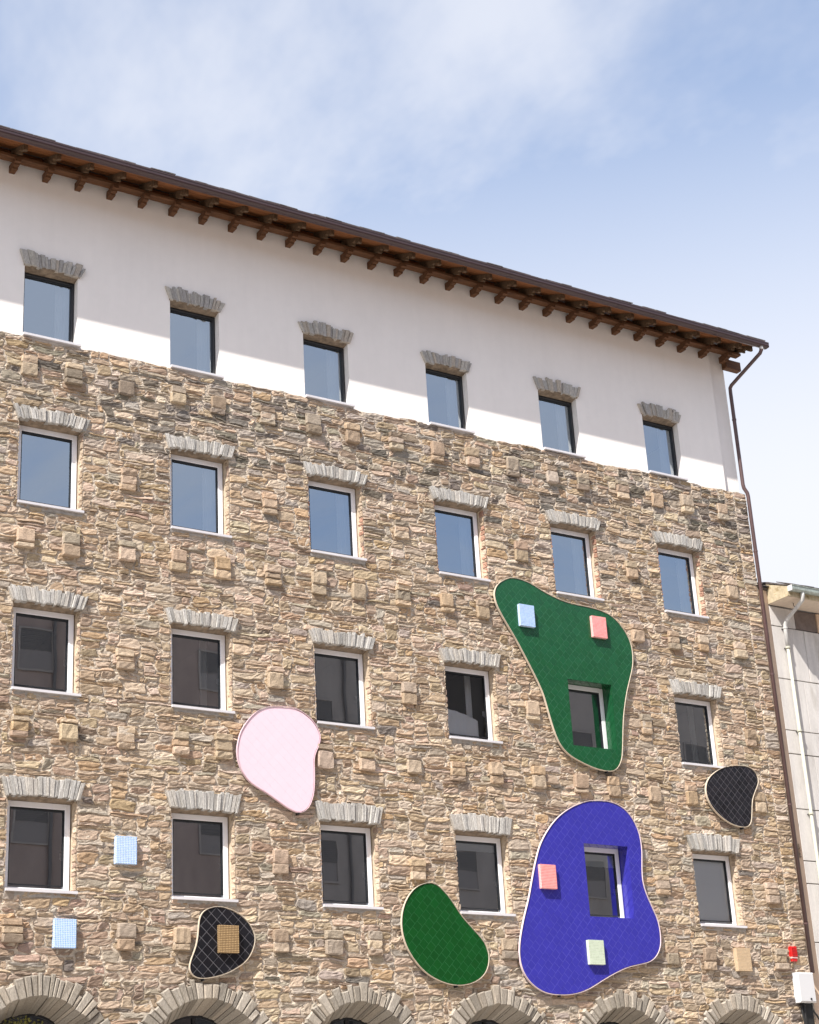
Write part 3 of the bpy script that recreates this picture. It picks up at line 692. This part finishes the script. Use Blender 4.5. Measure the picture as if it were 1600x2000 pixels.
# ------------------------------------------------------------------ roof and eaves
XE = 18.22
top = lambda y: 19.325 + .43 * (y + .7)
roof = MB()
roof.extrude_x([(-.99, top(-.99) + .03), (5, top(5) + .03), (11, top(-1) + .03), (11, top(-1) + .10), (5, top(5) + .10), (-.99, top(-.99) + .06)], X0 - .2, XE)
RF = roof.build('roof', 'slate', B)
k = 0
for row in range(2):
    x = X0 - .2
    while x < XE - .05:
        w = random.uniform(.24, .46); x1 = min(x + w - .008, XE + random.uniform(-.01, .03)); y0 = -1.10 + row * .28 + random.uniform(-.015, .015); y1 = y0 + .40
        z0_ = top(y0) + .12 + row * .02 + random.uniform(0, .03); t = random.uniform(.014, .03)
        V = []
        for xx in (x, x1):
            for yy_ in (y0 + random.uniform(-.012, .012), y1):
                zz_ = z0_ + .43 * (yy_ - y0); V += [(xx, yy_, zz_), (xx, yy_, zz_ + t + random.uniform(0, .008))]
        mk('slate', V, [(0, 1, 3, 2), (4, 6, 7, 5), (0, 4, 5, 1), (2, 3, 7, 6), (0, 2, 6, 4), (1, 5, 7, 3)], 'slate', RF)
        x += w
GU = MB(); gy = [(-.99, 19.27), (-.99, 19.15), (-1.01, 19.125), (-1.05, 19.115), (-1.10, 19.12), (-1.135, 19.14), (-1.15, 19.165), (-1.15, 19.215), (-1.16, 19.22), (-1.16, 19.245), (-1.145, 19.25), (-1.135, 19.24), (-1.135, 19.17), (-1.10, 19.14), (-1.03, 19.135), (-1.005, 19.16), (-1.005, 19.27)]
gx_end = 18.27
GU.extrude_x(gy, X0 - .2, gx_end); GU.box(gx_end, gx_end + .004, -1.15, -.99, 19.125, 19.235)
G = GU.build('gutter', 'gutter', B)
for x in (1.6, 4.6, 7.62, 10.6, 13.65, 16.6):
    MB().extrude_x([(y - (.004 if y < -1.07 else -.004), z - .004) for y, z in gy[:11]] + [(-1.0, 19.24)], x, x + .03).build('gutter_joint', 'gutter', G)
# boards under the slates
nb_ = 9; ys = np.linspace(-.985, .02, nb_ + 1); BP = MB().box(X0 - .2, XE - .02, -.0, .05, 19.46, 19.60).build('eave_boarding', 'board', B)
for k in range(nb_):
    x = X0 - .2; x += random.uniform(-2, 0)
    while x < XE - .03:
        xa, xb_ = max(x, X0 - .2), min(x + random.uniform(3.2, 4.8), XE - .03); x = xb_
        if xb_ - xa < .1: continue
        y0, y1 = ys[k] + .003, ys[k + 1] - .003; dz = random.uniform(-.003, .003)
        m = MB(); m.extrude_x([(y0, top(y0) + dz), (y1, top(y1) + dz), (y1, top(y1) + .025), (y0, top(y0) + .025)], xa + .002, xb_ - .002); m.build('board', 'board', BP)
# rafters, brackets, beams
raft = [(0.02, 19.47), (-.37, 19.31), (-.41, 19.27), (-.455, 19.262), (-.46, 19.315), (-.56, 19.30), (-.60, 19.235), (-.65, 19.205), (-.70, 19.20), (-.712, 19.215), (-.712, top(-.712) - .002), (0.02, top(0.02) - .002)]
brk = [(0.03, 19.10), (-.17, 19.10), (-.175, 19.135), (-.26, 19.14), (-.265, 19.17), (-.33, 19.18), (-.33, 19.258), (0.03, 19.258)]
def sh(name, prof, w, mat):
    m = MB(); m.extrude_x(prof, -w / 2, w / 2); return mesh(name, m.v, m.f, mat)
RM = sh('rafter', raft, .085, 'tail'); BM = sh('bracket', brk, .11, 'wood')
x = 17.77; k = 0
while x > X0 - .1:
    place('rafter', RM, (x, 0, 0), B); place('bracket', BM, (x, 0, 0), B); x -= .669
place('rafter', RM, (18.12, 0, 0), B)
MB().extrude_x([(-.11, 19.262), (-.285, 19.262), (-.295, 19.27), (-.295, 19.325), (-.11, 19.40)], X0 - .2, XE - .06).build('eave_beam', 'wood', B)
MB().extrude_x([(.12, 19.0), (-.03, 19.0), (-.04, 19.01), (-.04, 19.234), (.12, 19.234)], 17.88, 18.36).build('end_beam', 'wood', B)
MB().box(17.86, 18.17, .13, .3, 19.24, 19.5).build('end_beam', 'wood', B)
# brown downpipe
pts = [(18.08, -1.07, 19.13), (18.08, -1.07, 19.05), (18.06, -1.03, 18.97), (17.92, -.08, 18.50), (17.91, -.035, 18.44), (17.91, -.03, 18.3), (17.91, -.03, 15.90), (17.92, -.04, 15.80), (17.975, -.07, 15.68), (17.985, -.075, 15.58), (17.985, -.07, 4.56)]
PI = MB().tube(pts, .046, 12).build('downpipe', 'pipe', B, smooth=True)
for z in (17.6, 14.2, 11.2, 8.2, 5.6):
    MB().tube([(17.985 if z < 15.8 else 17.91, -.07 if z < 15.8 else -.03, z - .018), (17.985 if z < 15.8 else 17.91, -.07 if z < 15.8 else -.03, z + .018)], .054, 12).build('pipe_clip', 'pipe', PI)
MB().tube([(18.08, -1.07, 19.14), (18.08, -1.07, 19.06)], .052, 12).build('pipe_collar', 'zinc_pipe', PI)

# ------------------------------------------------------------------ tiled panels
def clip_convex(subj, clip):
    out = [tuple(p) for p in subj]
    n = len(clip)
    for i in range(n):
        ax_, az = clip[i]; bx, bz = clip[(i + 1) % n]; inp = out; out = []
        if not inp: return []
        sd = lambda p: (bx - ax_) * (p[1] - az) - (bz - az) * (p[0] - ax_)
        for k in range(len(inp)):
            p, q = inp[k - 1], inp[k]; sp, sq = sd(p), sd(q)
            if sq >= 0:
                if sp < 0: t = sp / (sp - sq); out.append((p[0] + (q[0] - p[0]) * t, p[1] + (q[1] - p[1]) * t))
                out.append(q)
            elif sp >= 0:
                t = sp / (sp - sq); out.append((p[0] + (q[0] - p[0]) * t, p[1] + (q[1] - p[1]) * t))
    return out
def area(P):
    return .5 * sum(P[i - 1][0] * P[i][1] - P[i][0] * P[i - 1][1] for i in range(len(P)))
def rect_minus(tile, hole_):
    if not hole_: return [tile]
    a, b, c, e = hole_; R = []
    big_ = 50
    for q in ([(-big_, -big_), (a, -big_), (a, big_), (-big_, big_)], [(b, -big_), (big_, -big_), (big_, big_), (b, big_)], [(a, -big_), (b, -big_), (b, c), (a, c)], [(a, e), (b, e), (b, big_), (a, big_)]):
        p = clip_convex(tile, q)
        if len(p) > 2 and abs(area(p)) > 2e-5: R.append(p)
    return R
def solid(P, y0, y1, tilt=(0, 0), ins=.0015, bev=.003):
    P = np.array(P, float)
    if area([tuple(p) for p in P]) < 0: P = P[::-1]
    n = len(P); c = P.mean(0)
    Q = c + (P - c) * (1 - ins / (np.linalg.norm(P - c, axis=1)[:, None] + 1e-6))
    yf = lambda p: y0 + (p[0] - c[0]) * tilt[0] + (p[1] - c[1]) * tilt[1]
    V = [(p[0], y1, p[1]) for p in P] + [(p[0], yf(p) + bev, p[1]) for p in P] + [(p[0], yf(p), p[1]) for p in Q]
    F = [tuple(range(2 * n, 3 * n))]
    for i in range(n):
        j = (i + 1) % n; F += [(i, j, n + j, n + i), (n + i, n + j, 2 * n + j, 2 * n + i)]
    return V, F
PANELS = {
 'green_large': ((.009, .078, .028), (.042, .155, .083), 'rim', 'tile', .145, True, .08, 'large dark green tiled panel round a window, broad above and narrow below', (12.03, 13.20, 8.99, 10.41)),
 'blue': ((.037, .034, .31), (.085, .082, .42), 'rim_lilac', 'tile', .145, True, .035, 'large cobalt blue tiled panel round a window in the lowest window row', (12.06, 13.21, 5.51, 6.97)),
 'green_small': ((.004, .062, .011), (.022, .12, .04), 'rim', 'tile', .15, True, .09, 'small dark green tiled panel shaped like a bean, left of the big blue one', None),
 'pink': ((.80, .585, .655), (.80, .585, .655), 'rim_pink', 'tile_pink', .15, False, .008, 'pale pink tiled panel tapering downward, in the middle of the stone wall', None),
 'black_left': ((.010, .010, .013), (.13, .125, .135), 'rim', 'tile_black', .148, False, .3, 'black diamond-tiled panel carrying a gold block, above the second arch', None),
 'black_right': ((.012, .011, .014), (.11, .105, .115), 'rim', 'tile_black', .130, False, .3, 'small black diamond-tiled panel at the right end of the wall near the downpipe', None)}
YT = -.098
for key, (colr, grout, rimm, tmat, ts_, stagger, var, label, hl) in PANELS.items():
    P = OUT[key]; cxy = P.mean(0)
    root = tag(empty('tiled_panel', (cxy[0], 0, P[:, 1].min())), label, 'wall panel', 'rounded tiled panels on the stone wall')
    Pin = shrink(P, .018)
    if area([tuple(p) for p in Pin]) < 0: Pin = Pin[::-1]; P = P[::-1]
    n = len(P)
    # backing slab, pierced for the window
    bb = MB()
    strips = rect_minus([tuple(p) for p in Pin], hl)
    for s_ in strips:
        V, F = solid(s_, -.0962 if 'black' not in key else -.0945, -.045, ins=0); bb.add(V, F, grout)
    bb.build('panel_backing', 'grout', root)
    # rim
    V = []; F = []
    prof = [(0, -.062), (0, -.112), (.008, -.112), (.008, -.09)]
    rings = [shrink(P, d) for d, _ in prof]
    for (d, y), R_ in zip(prof, rings): V += [(p[0], y, p[1]) for p in R_]
    for a_ in range(3):
        F += [(a_ * n + i, a_ * n + (i + 1) % n, (a_ + 1) * n + (i + 1) % n, (a_ + 1) * n + i) for i in range(n)]
    mk('panel_rim', V, F, rimm, root)
    # tiles
    pieces = []; d = ts_; e1 = np.array([math.cos(math.radians(47)), math.sin(math.radians(47))]); e2 = np.array([-e1[1], e1[0]])
    N_ = int(6 / d)
    for a_ in range(-N_, N_):
        off = (.5 if (a_ % 2) else 0) if stagger else 0
        for b_ in range(-N_, N_):
            g = .0055 if 'black' in key else .0035 if key != 'pink' else .0006
            o0 = cxy + e2 * (a_ * d) + e1 * ((b_ + off) * d)
            if abs(o0[0] - cxy[0]) > 2.6 or abs(o0[1] - cxy[1]) > 2.8: continue
            q_ = [tuple(o0 + e1 * g + e2 * g), tuple(o0 + e1 * (d - g) + e2 * g), tuple(o0 + e1 * (d - g) + e2 * (d - g)), tuple(o0 + e1 * g + e2 * (d - g))]
            pc = clip_convex([tuple(p) for p in Pin], q_)
            if len(pc) < 3 or abs(area(pc)) < 1e-4: continue
            for s_ in rect_minus(pc, hl):
                if abs(area(s_)) > 1.5e-4: pieces.append((s_, q_))
    pieces.sort(key=lambda s_: -abs(area(s_[0])))
    rest_ = []
    for k, (s_, _) in enumerate(pieces):
        tl = .004 if key != 'pink' else .0015
        V, F = solid(s_, YT + (random.uniform(-.0012, .0012) if key != 'pink' else 0), -.087, (random.gauss(0, tl * .5), random.gauss(0, tl * .5)), **({} if key != 'pink' else dict(ins=.001, bev=.0003)))
        c = np.array(colr) * random.uniform(1 - var, 1 + var)
        c = c * np.array([1 + random.uniform(-.06, .06) * (var > .05), 1, 1 + random.uniform(-.05, .05) * (var > .05)])
        if k < 300: mk('tile', V, F, tmat, root, col=np.repeat(c[None], len(V), 0))
        else: rest_.append((V, F, c))
    if rest_:
        m = MB()
        for V, F, c in rest_: m.add(V, F, c)
        tag(m.build('tile', tmat, root), kind='stuff')
    if hl:                                                  # tiled window lining: soffit, jambs, bottom
        xa, xb, z0, z1 = hl; lin = MB(); yb = .275
        lin.add([(xa, -.088, z0), (xb, -.088, z0), (xb, -.088, z1), (xa, -.088, z1), (xa, yb, z0), (xb, yb, z0), (xb, yb, z1), (xa, yb, z1)], [(0, 1, 5, 4), (1, 2, 6, 5), (2, 3, 7, 6), (3, 0, 4, 7)], grout)
        lin_o = lin.build('window_lining', 'grout', root)
        for side in ('right', 'top', 'left'):
            A_, B_ = ((YT + .0, yb), (z0, z1)) if side in ('right', 'left') else ((YT + .0, yb), (xa, xb))
            for a_ in range(-14, 14):
                for b_ in range(-14, 14):
                    o0 = np.array([0, B_[0]]) + e2 * (a_ * d) + e1 * (b_ * d)
                    q_ = [tuple(o0 + e1 * .003 + e2 * .003), tuple(o0 + e1 * (d - .003) + e2 * .003), tuple(o0 + e1 * (d - .003) + e2 * (d - .003)), tuple(o0 + e1 * .003 + e2 * (d - .003))]
                    pc = clip_convex([(A_[0], B_[0]), (A_[1], B_[0]), (A_[1], B_[1]), (A_[0], B_[1])], q_)
                    if len(pc) < 3 or abs(area(pc)) < 2e-4: continue
                    V, F = solid(pc, -.006, 0, ins=.001)
                    V = np.array(V)
                    if side == 'right': V = np.stack([xb + V[:, 1], V[:, 0], V[:, 2]], -1)
                    elif side == 'left': V = np.stack([xa - V[:, 1], V[:, 0], V[:, 2]], -1)
                    elif side == 'top': V = np.stack([V[:, 2], V[:, 0], z1 + V[:, 1]], -1)
                    else: V = np.stack([V[:, 2], V[:, 0], z0 - V[:, 1]], -1)
                    c = np.array(colr) * random.uniform(1 - var * .6, 1 + var)
                    mk('tile', V, F, 'tile_side', lin_o, col=np.repeat(c[None], len(V), 0))
        if key == 'blue': MB().box(xa + .006, xb - .006, .04, .19, z0 - .0, z0 + .025).build('sill', 'frame_white', root)
    # fixing bracket under the panel
    lo_ = P[P[:, 1].argmin()]
    MB().box(lo_[0] - .012, lo_[0] + .012, -.11, .0, lo_[1] - .035, lo_[1] + .01).build('fixing_clip', 'frame_black', root)

# ------------------------------------------------------------------ mosaic blocks
for (x, z, yb, c, g, label) in MOSAICS:
    w, h, dpt = .385, .475, .08 if yb < 0 else .115
    root = tag(empty('mosaic_block', (x, yb, z)), label, 'mosaic block', 'mosaic-covered blocks on the wall')
    y0 = yb - dpt
    MB().box(x - w / 2 + .003, x + w / 2 - .003, y0 + .004, yb, z - h / 2 + .003, z + h / 2 - .003, g).build('block_core', 'grout', root)
    nx, nz, ny = 13, 16, 4; m = MB(); gp = .0062
    dx, dz, dy = w / nx, h / nz, dpt / ny
    def cc(): return np.array(c) * random.uniform(.86, 1.14)
    for i in range(nx):
        for j in range(nz):
            xx, zz_ = x - w / 2 + i * dx, z - h / 2 + j * dz; yo = y0 + random.uniform(-.001, .001)
            V = [(xx + gp, yo + .006, zz_ + gp), (xx + dx - gp, yo + .006, zz_ + gp), (xx + dx - gp, yo + .006, zz_ + dz - gp), (xx + gp, yo + .006, zz_ + dz - gp)]
            q_ = [(a_ + (x_ - a_) * .84, yo - .001, b_ + (z_ - b_) * .84) for (x_, _, z_) in V for a_, b_ in ((xx + dx / 2, zz_ + dz / 2),)]
            m.add(V + q_, [(4, 5, 6, 7)] + [(k, (k + 1) % 4, 4 + (k + 1) % 4, 4 + k) for k in range(4)], cc())
    for j in range(nz):
        for k in range(ny):
            yy_, zz_ = y0 + k * dy, z - h / 2 + j * dz
            for sx in (-1, 1):
                X = x + sx * w / 2
                m.add([(X, yy_ + gp, zz_ + gp), (X, yy_ + dy - gp, zz_ + gp), (X, yy_ + dy - gp, zz_ + dz - gp), (X, yy_ + gp, zz_ + dz - gp)], [(0, 1, 2, 3)[::-1 if sx < 0 else 1]] if 0 else [(3, 2, 1, 0) if sx < 0 else (0, 1, 2, 3)], cc())
    for i in range(nx):
        for k in range(ny):
            xx, yy_ = x - w / 2 + i * dx, y0 + k * dy
            for sz in (-1, 1):
                Z = z + sz * h / 2
                m.add([(xx + gp, yy_ + gp, Z), (xx + dx - gp, yy_ + gp, Z), (xx + dx - gp, yy_ + dy - gp, Z), (xx + gp, yy_ + dy - gp, Z)], [(3, 2, 1, 0) if sz < 0 else (0, 1, 2, 3)], cc())
    tag(m.build('tile', 'mosaic', root), kind='stuff')

# ------------------------------------------------------------------ alarm box, junction box, cables
AL = tag(empty('alarm_box', (17.53, 0, 4.8)), 'small red louvred alarm box on the stone corner above the white cabinet', 'alarm box')
MB().bbox(17.425, 17.60, -.09, .0, 4.885, 5.10, .012).build('housing', 'red', AL)
for k in range(6): MB().box(17.44, 17.585, -.098, -.091, 4.90 + k * .031, 4.916 + k * .031).build('louvre', 'red', AL)
MB().bbox(17.428, 17.597, -.085, .0, 4.85, 4.883, .006).build('lens', 'red_light', AL)
MB().bbox(17.435, 17.59, -.075, .0, 4.79, 4.848, .012).build('lower_cover', 'red', AL)
JB = tag(empty('junction_cabinet', (17.7, 0, 3.9)), 'white plastic cabinet on the building corner with black cables leaving below it', 'cabinet')
MB().bbox(17.42, 17.90, -.17, .0, 3.93, 4.55, .02).build('cabinet_body', 'white_box', JB)
MB().bbox(17.445, 17.875, -.178, -.171, 3.955, 4.525, .004).build('cabinet_door', 'white_box', JB)
MB().tube([(17.73, -.18, 4.0), (17.73, -.195, 4.0)], .022, 10).build('lock', 'cable', JB)
CA = tag(empty('black_cables', (17.8, -.05, 2.4)), 'bundle of black cables hanging from the bottom of the white cabinet', 'cables')
def wob(x, y, z0, z1, n=8, amp=.02, dx=0):
    return [(x + amp * math.sin(k * 1.3 + x * 40) + dx * (k / n) ** 2, y + amp * .5 * math.cos(k), z0 + (z1 - z0) * k / n) for k in range(n + 1)]
MB().tube(wob(17.55, -.07, 3.93, 2.2), .022, 8).build('cable', 'cable', CA, smooth=True)
MB().tube(wob(17.60, -.06, 3.93, 2.2, amp=.015), .03, 8).build('cable', 'cable', CA, smooth=True)
MB().tube(wob(17.80, -.10, 3.93, 3.4, dx=.38), .02, 8).build('cable', 'cable', CA, smooth=True)
MB().box(17.63, 17.88, -.035, .0, 2.2, 3.93).build('cable_duct', 'cable', CA)

# ------------------------------------------------------------------ neighbouring building
NB = tag(empty('neighbour_building', (20, 2, -1.6)), 'narrow pale panelled building with deep eaves, right of the stone building', 'building')
yn = .05
MB().box(18.0, 18.285, yn, 6, -1.6, 13.30).build('edge_strip', 'nb_strip', NB)
MB().box(18.29, 24, yn + .06, 6, -1.6, 13.4).build('wall', 'nb_panel', NB)
zs = [12.95, 12.46, 11.19, 9.97, 9.42, 8.16, 7.0, 6.5, 5.23, 4.0, 3.45, 2.2, 1.0, .4, -.8, -1.6]
for k in range(len(zs) - 1):
    zt, zb = zs[k], zs[k + 1]; x = 18.295
    cuts = ([19.08, 20.4] if k % 2 == 0 else [19.31, 20.7]); cuts = [18.295] + cuts + [22.1, 24]
    for q_ in range(len(cuts) - 1):
        d_ = random.uniform(-.003, .003)
        if k in (0,) and q_ == 1: continue
        MB().bbox(cuts[q_] + .005, cuts[q_ + 1] - .005, yn - .0 + d_, yn + .055, zb + .012, zt - .012, .006).build('panel', 'nb_panel', NB)
MB().bbox(19.1, 19.80, yn + .02, yn + .055, 12.475, 12.94, .006).build('shade_panel', 'nb_shade', NB)  # eave shade put into the colour of this panel
MB().bbox(19.81, 20.39, yn - .01, yn + .055, 12.475, 12.94, .006).build('panel', 'nb_strip', NB)
# eaves: solid box with stained side, cream soffit, slate roof
ev = MB(); ev.extrude_x([(yn, 12.972), (-.60, 12.972), (-.61, 12.98), (-.61, 13.20), (yn, 13.46)], 18.29, 24.2); EV = ev.build('eave', 'nb_eave', NB)
MB().box(18.30, 24.2, -.59, yn - .01, 12.962, 12.969).build('soffit', 'nb_soffit', NB)
x = 18.03
NRF = MB().extrude_x([(-.62, 13.215), (.0, 13.47), (5, 14.9), (5, 15.0), (.0, 13.51), (-.62, 13.245)], 18.30, 24.2).build('roof', 'slate', NB)
MB().extrude_x([(yn - .02, 13.31), (.3, 13.40), (.3, 13.46), (yn - .05, 13.35)], 18.0, 18.30).build('roof_edge', 'slate', NB)
while x < 24:
    w = random.uniform(.28, .42)
    yo = -.68 if x > 18.28 else -.04; zo = 13.215 if x > 18.28 else 13.35
    V = [(x, yo + random.uniform(-.02, .02), zo + random.uniform(.02, .04)), (x + w, yo + random.uniform(-.02, .02), zo + random.uniform(.02, .04)), (x + w, yo + .5, zo + .24), (x, yo + .5, zo + .24)]
    V += [(a_, b_, c_ + .022) for a_, b_, c_ in V]
    mk('slate', V, [(3, 2, 1, 0), (4, 5, 6, 7), (0, 1, 5, 4), (1, 2, 6, 5), (2, 3, 7, 6), (3, 0, 4, 7)], 'slate', NRF); x += w
ng = [(-.615, 13.20), (-.615, 13.10), (-.65, 13.07), (-.71, 13.07), (-.745, 13.11), (-.745, 13.19), (-.76, 13.20), (-.75, 13.21), (-.73, 13.20), (-.73, 13.12), (-.70, 13.085), (-.655, 13.085), (-.63, 13.11), (-.63, 13.20)]
NG = MB().extrude_x(ng, 18.31, 24.2).build('gutter', 'zinc', NB)
MB().box(18.300, 18.309, -.75, -.61, 13.075, 13.205).build('gutter_end', 'white_box', NG)
NP = MB().tube([(18.68, -.68, 13.08), (18.68, -.68, 13.0), (18.675, -.66, 12.9), (18.64, -.12, 12.58), (18.63, -.06, 12.48), (18.625, -.05, 12.35), (18.625, -.05, 11.95)], .047, 12).build('downpipe', 'zinc_pipe', NB, smooth=True)
MB().tube([(18.625, -.05, 11.95), (18.625, -.05, -1.6)], .038, 12).build('lower_pipe', 'cream_pipe', NP, smooth=True)
for z in (12.40, 11.93, 9.95, 8.05, 6.1, 4.1):
    MB().tube([(18.625, -.05, z - .02), (18.625, -.05, z + .02)], .058, 12).build('pipe_clip', 'cream_pipe' if z < 12 else 'zinc_pipe', NP)
    MB().box(18.60, 18.65, -.05, yn, z - .01, z + .01).build('pipe_bracket', 'cable', NP)
MB().tube([(18.76, -.28, 12.96), (18.76, -.28, 12.90), (18.80, -.28, 12.87), (18.80, -.28, 12.84)], .008, 6).build('soffit_hook', 'cable', NB)
for k in range(5):                                          # broken masonry showing through the render strip
    z = 7.08 + k * .065; P_, F_ = patch(2, 1, lambda s, t: (18.125 + s * .10 * (1 - .15 * abs(t)), z + t * .027), random.uniform(.02, .055), lift=.02)
    V = wallmap(P_); V[:, 1] += yn
    mk('broken_stone', V, F_, 'stone', NB, col=np.repeat((PAL[random.choice((0, 5, 6))] * .9)[None], len(V), 0))
for z in (4.95, 4.6, 4.2, 7.9, 9.6, 11.0): MB().tube([(18.10 + random.uniform(-.02, .05), yn - .004, z), (18.10, yn + .01, z)], .010, 6).build('wall_plug', 'soffit', NB)

# ------------------------------------------------------------------ plant in the first arch
PL = tag(empty('hanging_plant', (.45, .16, 3.0)), 'small yellow-green bushy plant inside the leftmost stone arch', 'plant')
m = MB()
for k in range(900):
    a_ = random.uniform(0, 6.28); rr = random.random() ** .5
    px_, py_, pz_ = .42 + .42 * rr * math.cos(a_) + .08 * math.sin(k), .16 + .11 * random.uniform(-1, 1), 3.18 + .26 * rr * math.sin(a_) + .04 * math.sin(px_ * 30 if k else 0)
    s_ = random.uniform(.015, .032); u = Vector((random.uniform(-1, 1), random.uniform(-1, 1), random.uniform(-.6, 1))).normalized(); v = u.cross(Vector((random.random(), random.random(), random.random()))).normalized()
    c = Vector((px_, py_, pz_)); m.add([tuple(c - u * s_), tuple(c + v * s_ * .5), tuple(c + u * s_), tuple(c - v * s_ * .5)], [(0, 1, 2, 3)])
tag(m.build('foliage', 'leaf', PL), kind='stuff')
MB().tube([(.42, .2, 2.2), (.43, .18, 2.7), (.42, .17, 3.2)], .02, 6).build('stem', 'wood', PL)

# ------------------------------------------------------------------ street and the houses across it (mirrored in the lower panes)
gm = MB(); gm.add([(-400, -400, -1.6), (400, -400, -1.6), (400, 400, -1.6), (-400, 400, -1.6)], [(0, 1, 2, 3)])
o = gm.build('street', 'paving'); tag(o, kind='structure')
def opposite(x0, x1, y, h, mat, label, sh_, wz):
    R_ = tag(empty('facing_house', ((x0 + x1) / 2, y - 5, -1.6)), label, 'building', 'houses across the street')
    MB().box(x0, x1, y - 10, y, -1.6, h).build('wall', mat, R_)
    MB().box(x0 - .3, x1 + .3, y - 10.3, y + .6, h + .002, h + .25).build('cornice', 'opp_grey', R_)
    MB().extrude_x([(y + .7, h + .25), (y - 5, h + 1.9), (y - 10.5, h + .25)], x0 - .3, x1 + .3).build('roof', 'roof_tile', R_)
    for z in (3.2, 9.7, 16.1): MB().box(x0, x1, y + .002, y + .10, z, z + .16).build('string_course', 'opp_grey', R_)
    for xp in np.arange(x0 + 3.3, x1 - 1, 7.3): MB().tube([(xp, y + .09, h - .3), (xp, y + .09, -1.5)], .07, 8).build('downpipe', 'shutter', R_)
    fm = None; x = x0 + 1.3
    while x < x1 - 1.6:
        for z in wz:
            if z + 1.6 > h: continue
            if fm is None:
                m = MB(); m.box(-.08, 0, 0, .06, -.08, 1.68); m.box(1.3, 1.38, 0, .06, -.08, 1.68); m.box(0, 1.3, 0, .06, -.08, 0); m.box(0, 1.3, 0, .06, 1.6, 1.68); fm = mesh('window', m.v, m.f, 'opp_grey')
                m = MB(); m.box(0, 1.3, .002, .02, 0, 1.6); pm_ = mesh('pane', m.v, m.f, 'opp_pane')
                m = MB()
                for k in range(12): m.box(.01, 1.29, .022, .035 + .004 * (k % 2), .75 + k * .07, .75 + k * .07 + .06)
                sm_ = mesh('shutter', m.v, m.f, 'shutter')
            w_ = place('window', fm, (x, y + .003, z), R_); place('pane', pm_, (x, y + .003, z), w_)
            if random.random() < .6: place('shutter', sm_, (x, y + .003, z), w_)
        x += sh_
opposite(-34, -4, -34, 24.2, 'opp_brown', 'brown rendered house across the street, left of the pink one', 3.4, (.4, 3.6, 6.8, 10, 13.2, 16.4, 19.4))
opposite(-3.9, 24, -33.2, 24.9, 'opp_pink', 'dusky pink house across the street with roller shutters', 3.8, (.6, 3.9, 7.2, 10.5, 13.8, 17.1, 20.4))
opposite(24.1, 60, -34, 24.4, 'opp_grey', 'grey rendered house across the street, right of the pink one', 3.5, (.4, 3.6, 6.8, 10, 13.2, 16.4, 19.2))
print('stones', len(stones), 'objects', len(bpy.data.objects), 'tris', sum(len(p.vertices) - 2 for me in (o.data for o in bpy.data.objects if o.type == 'MESH') for p in me.polygons))
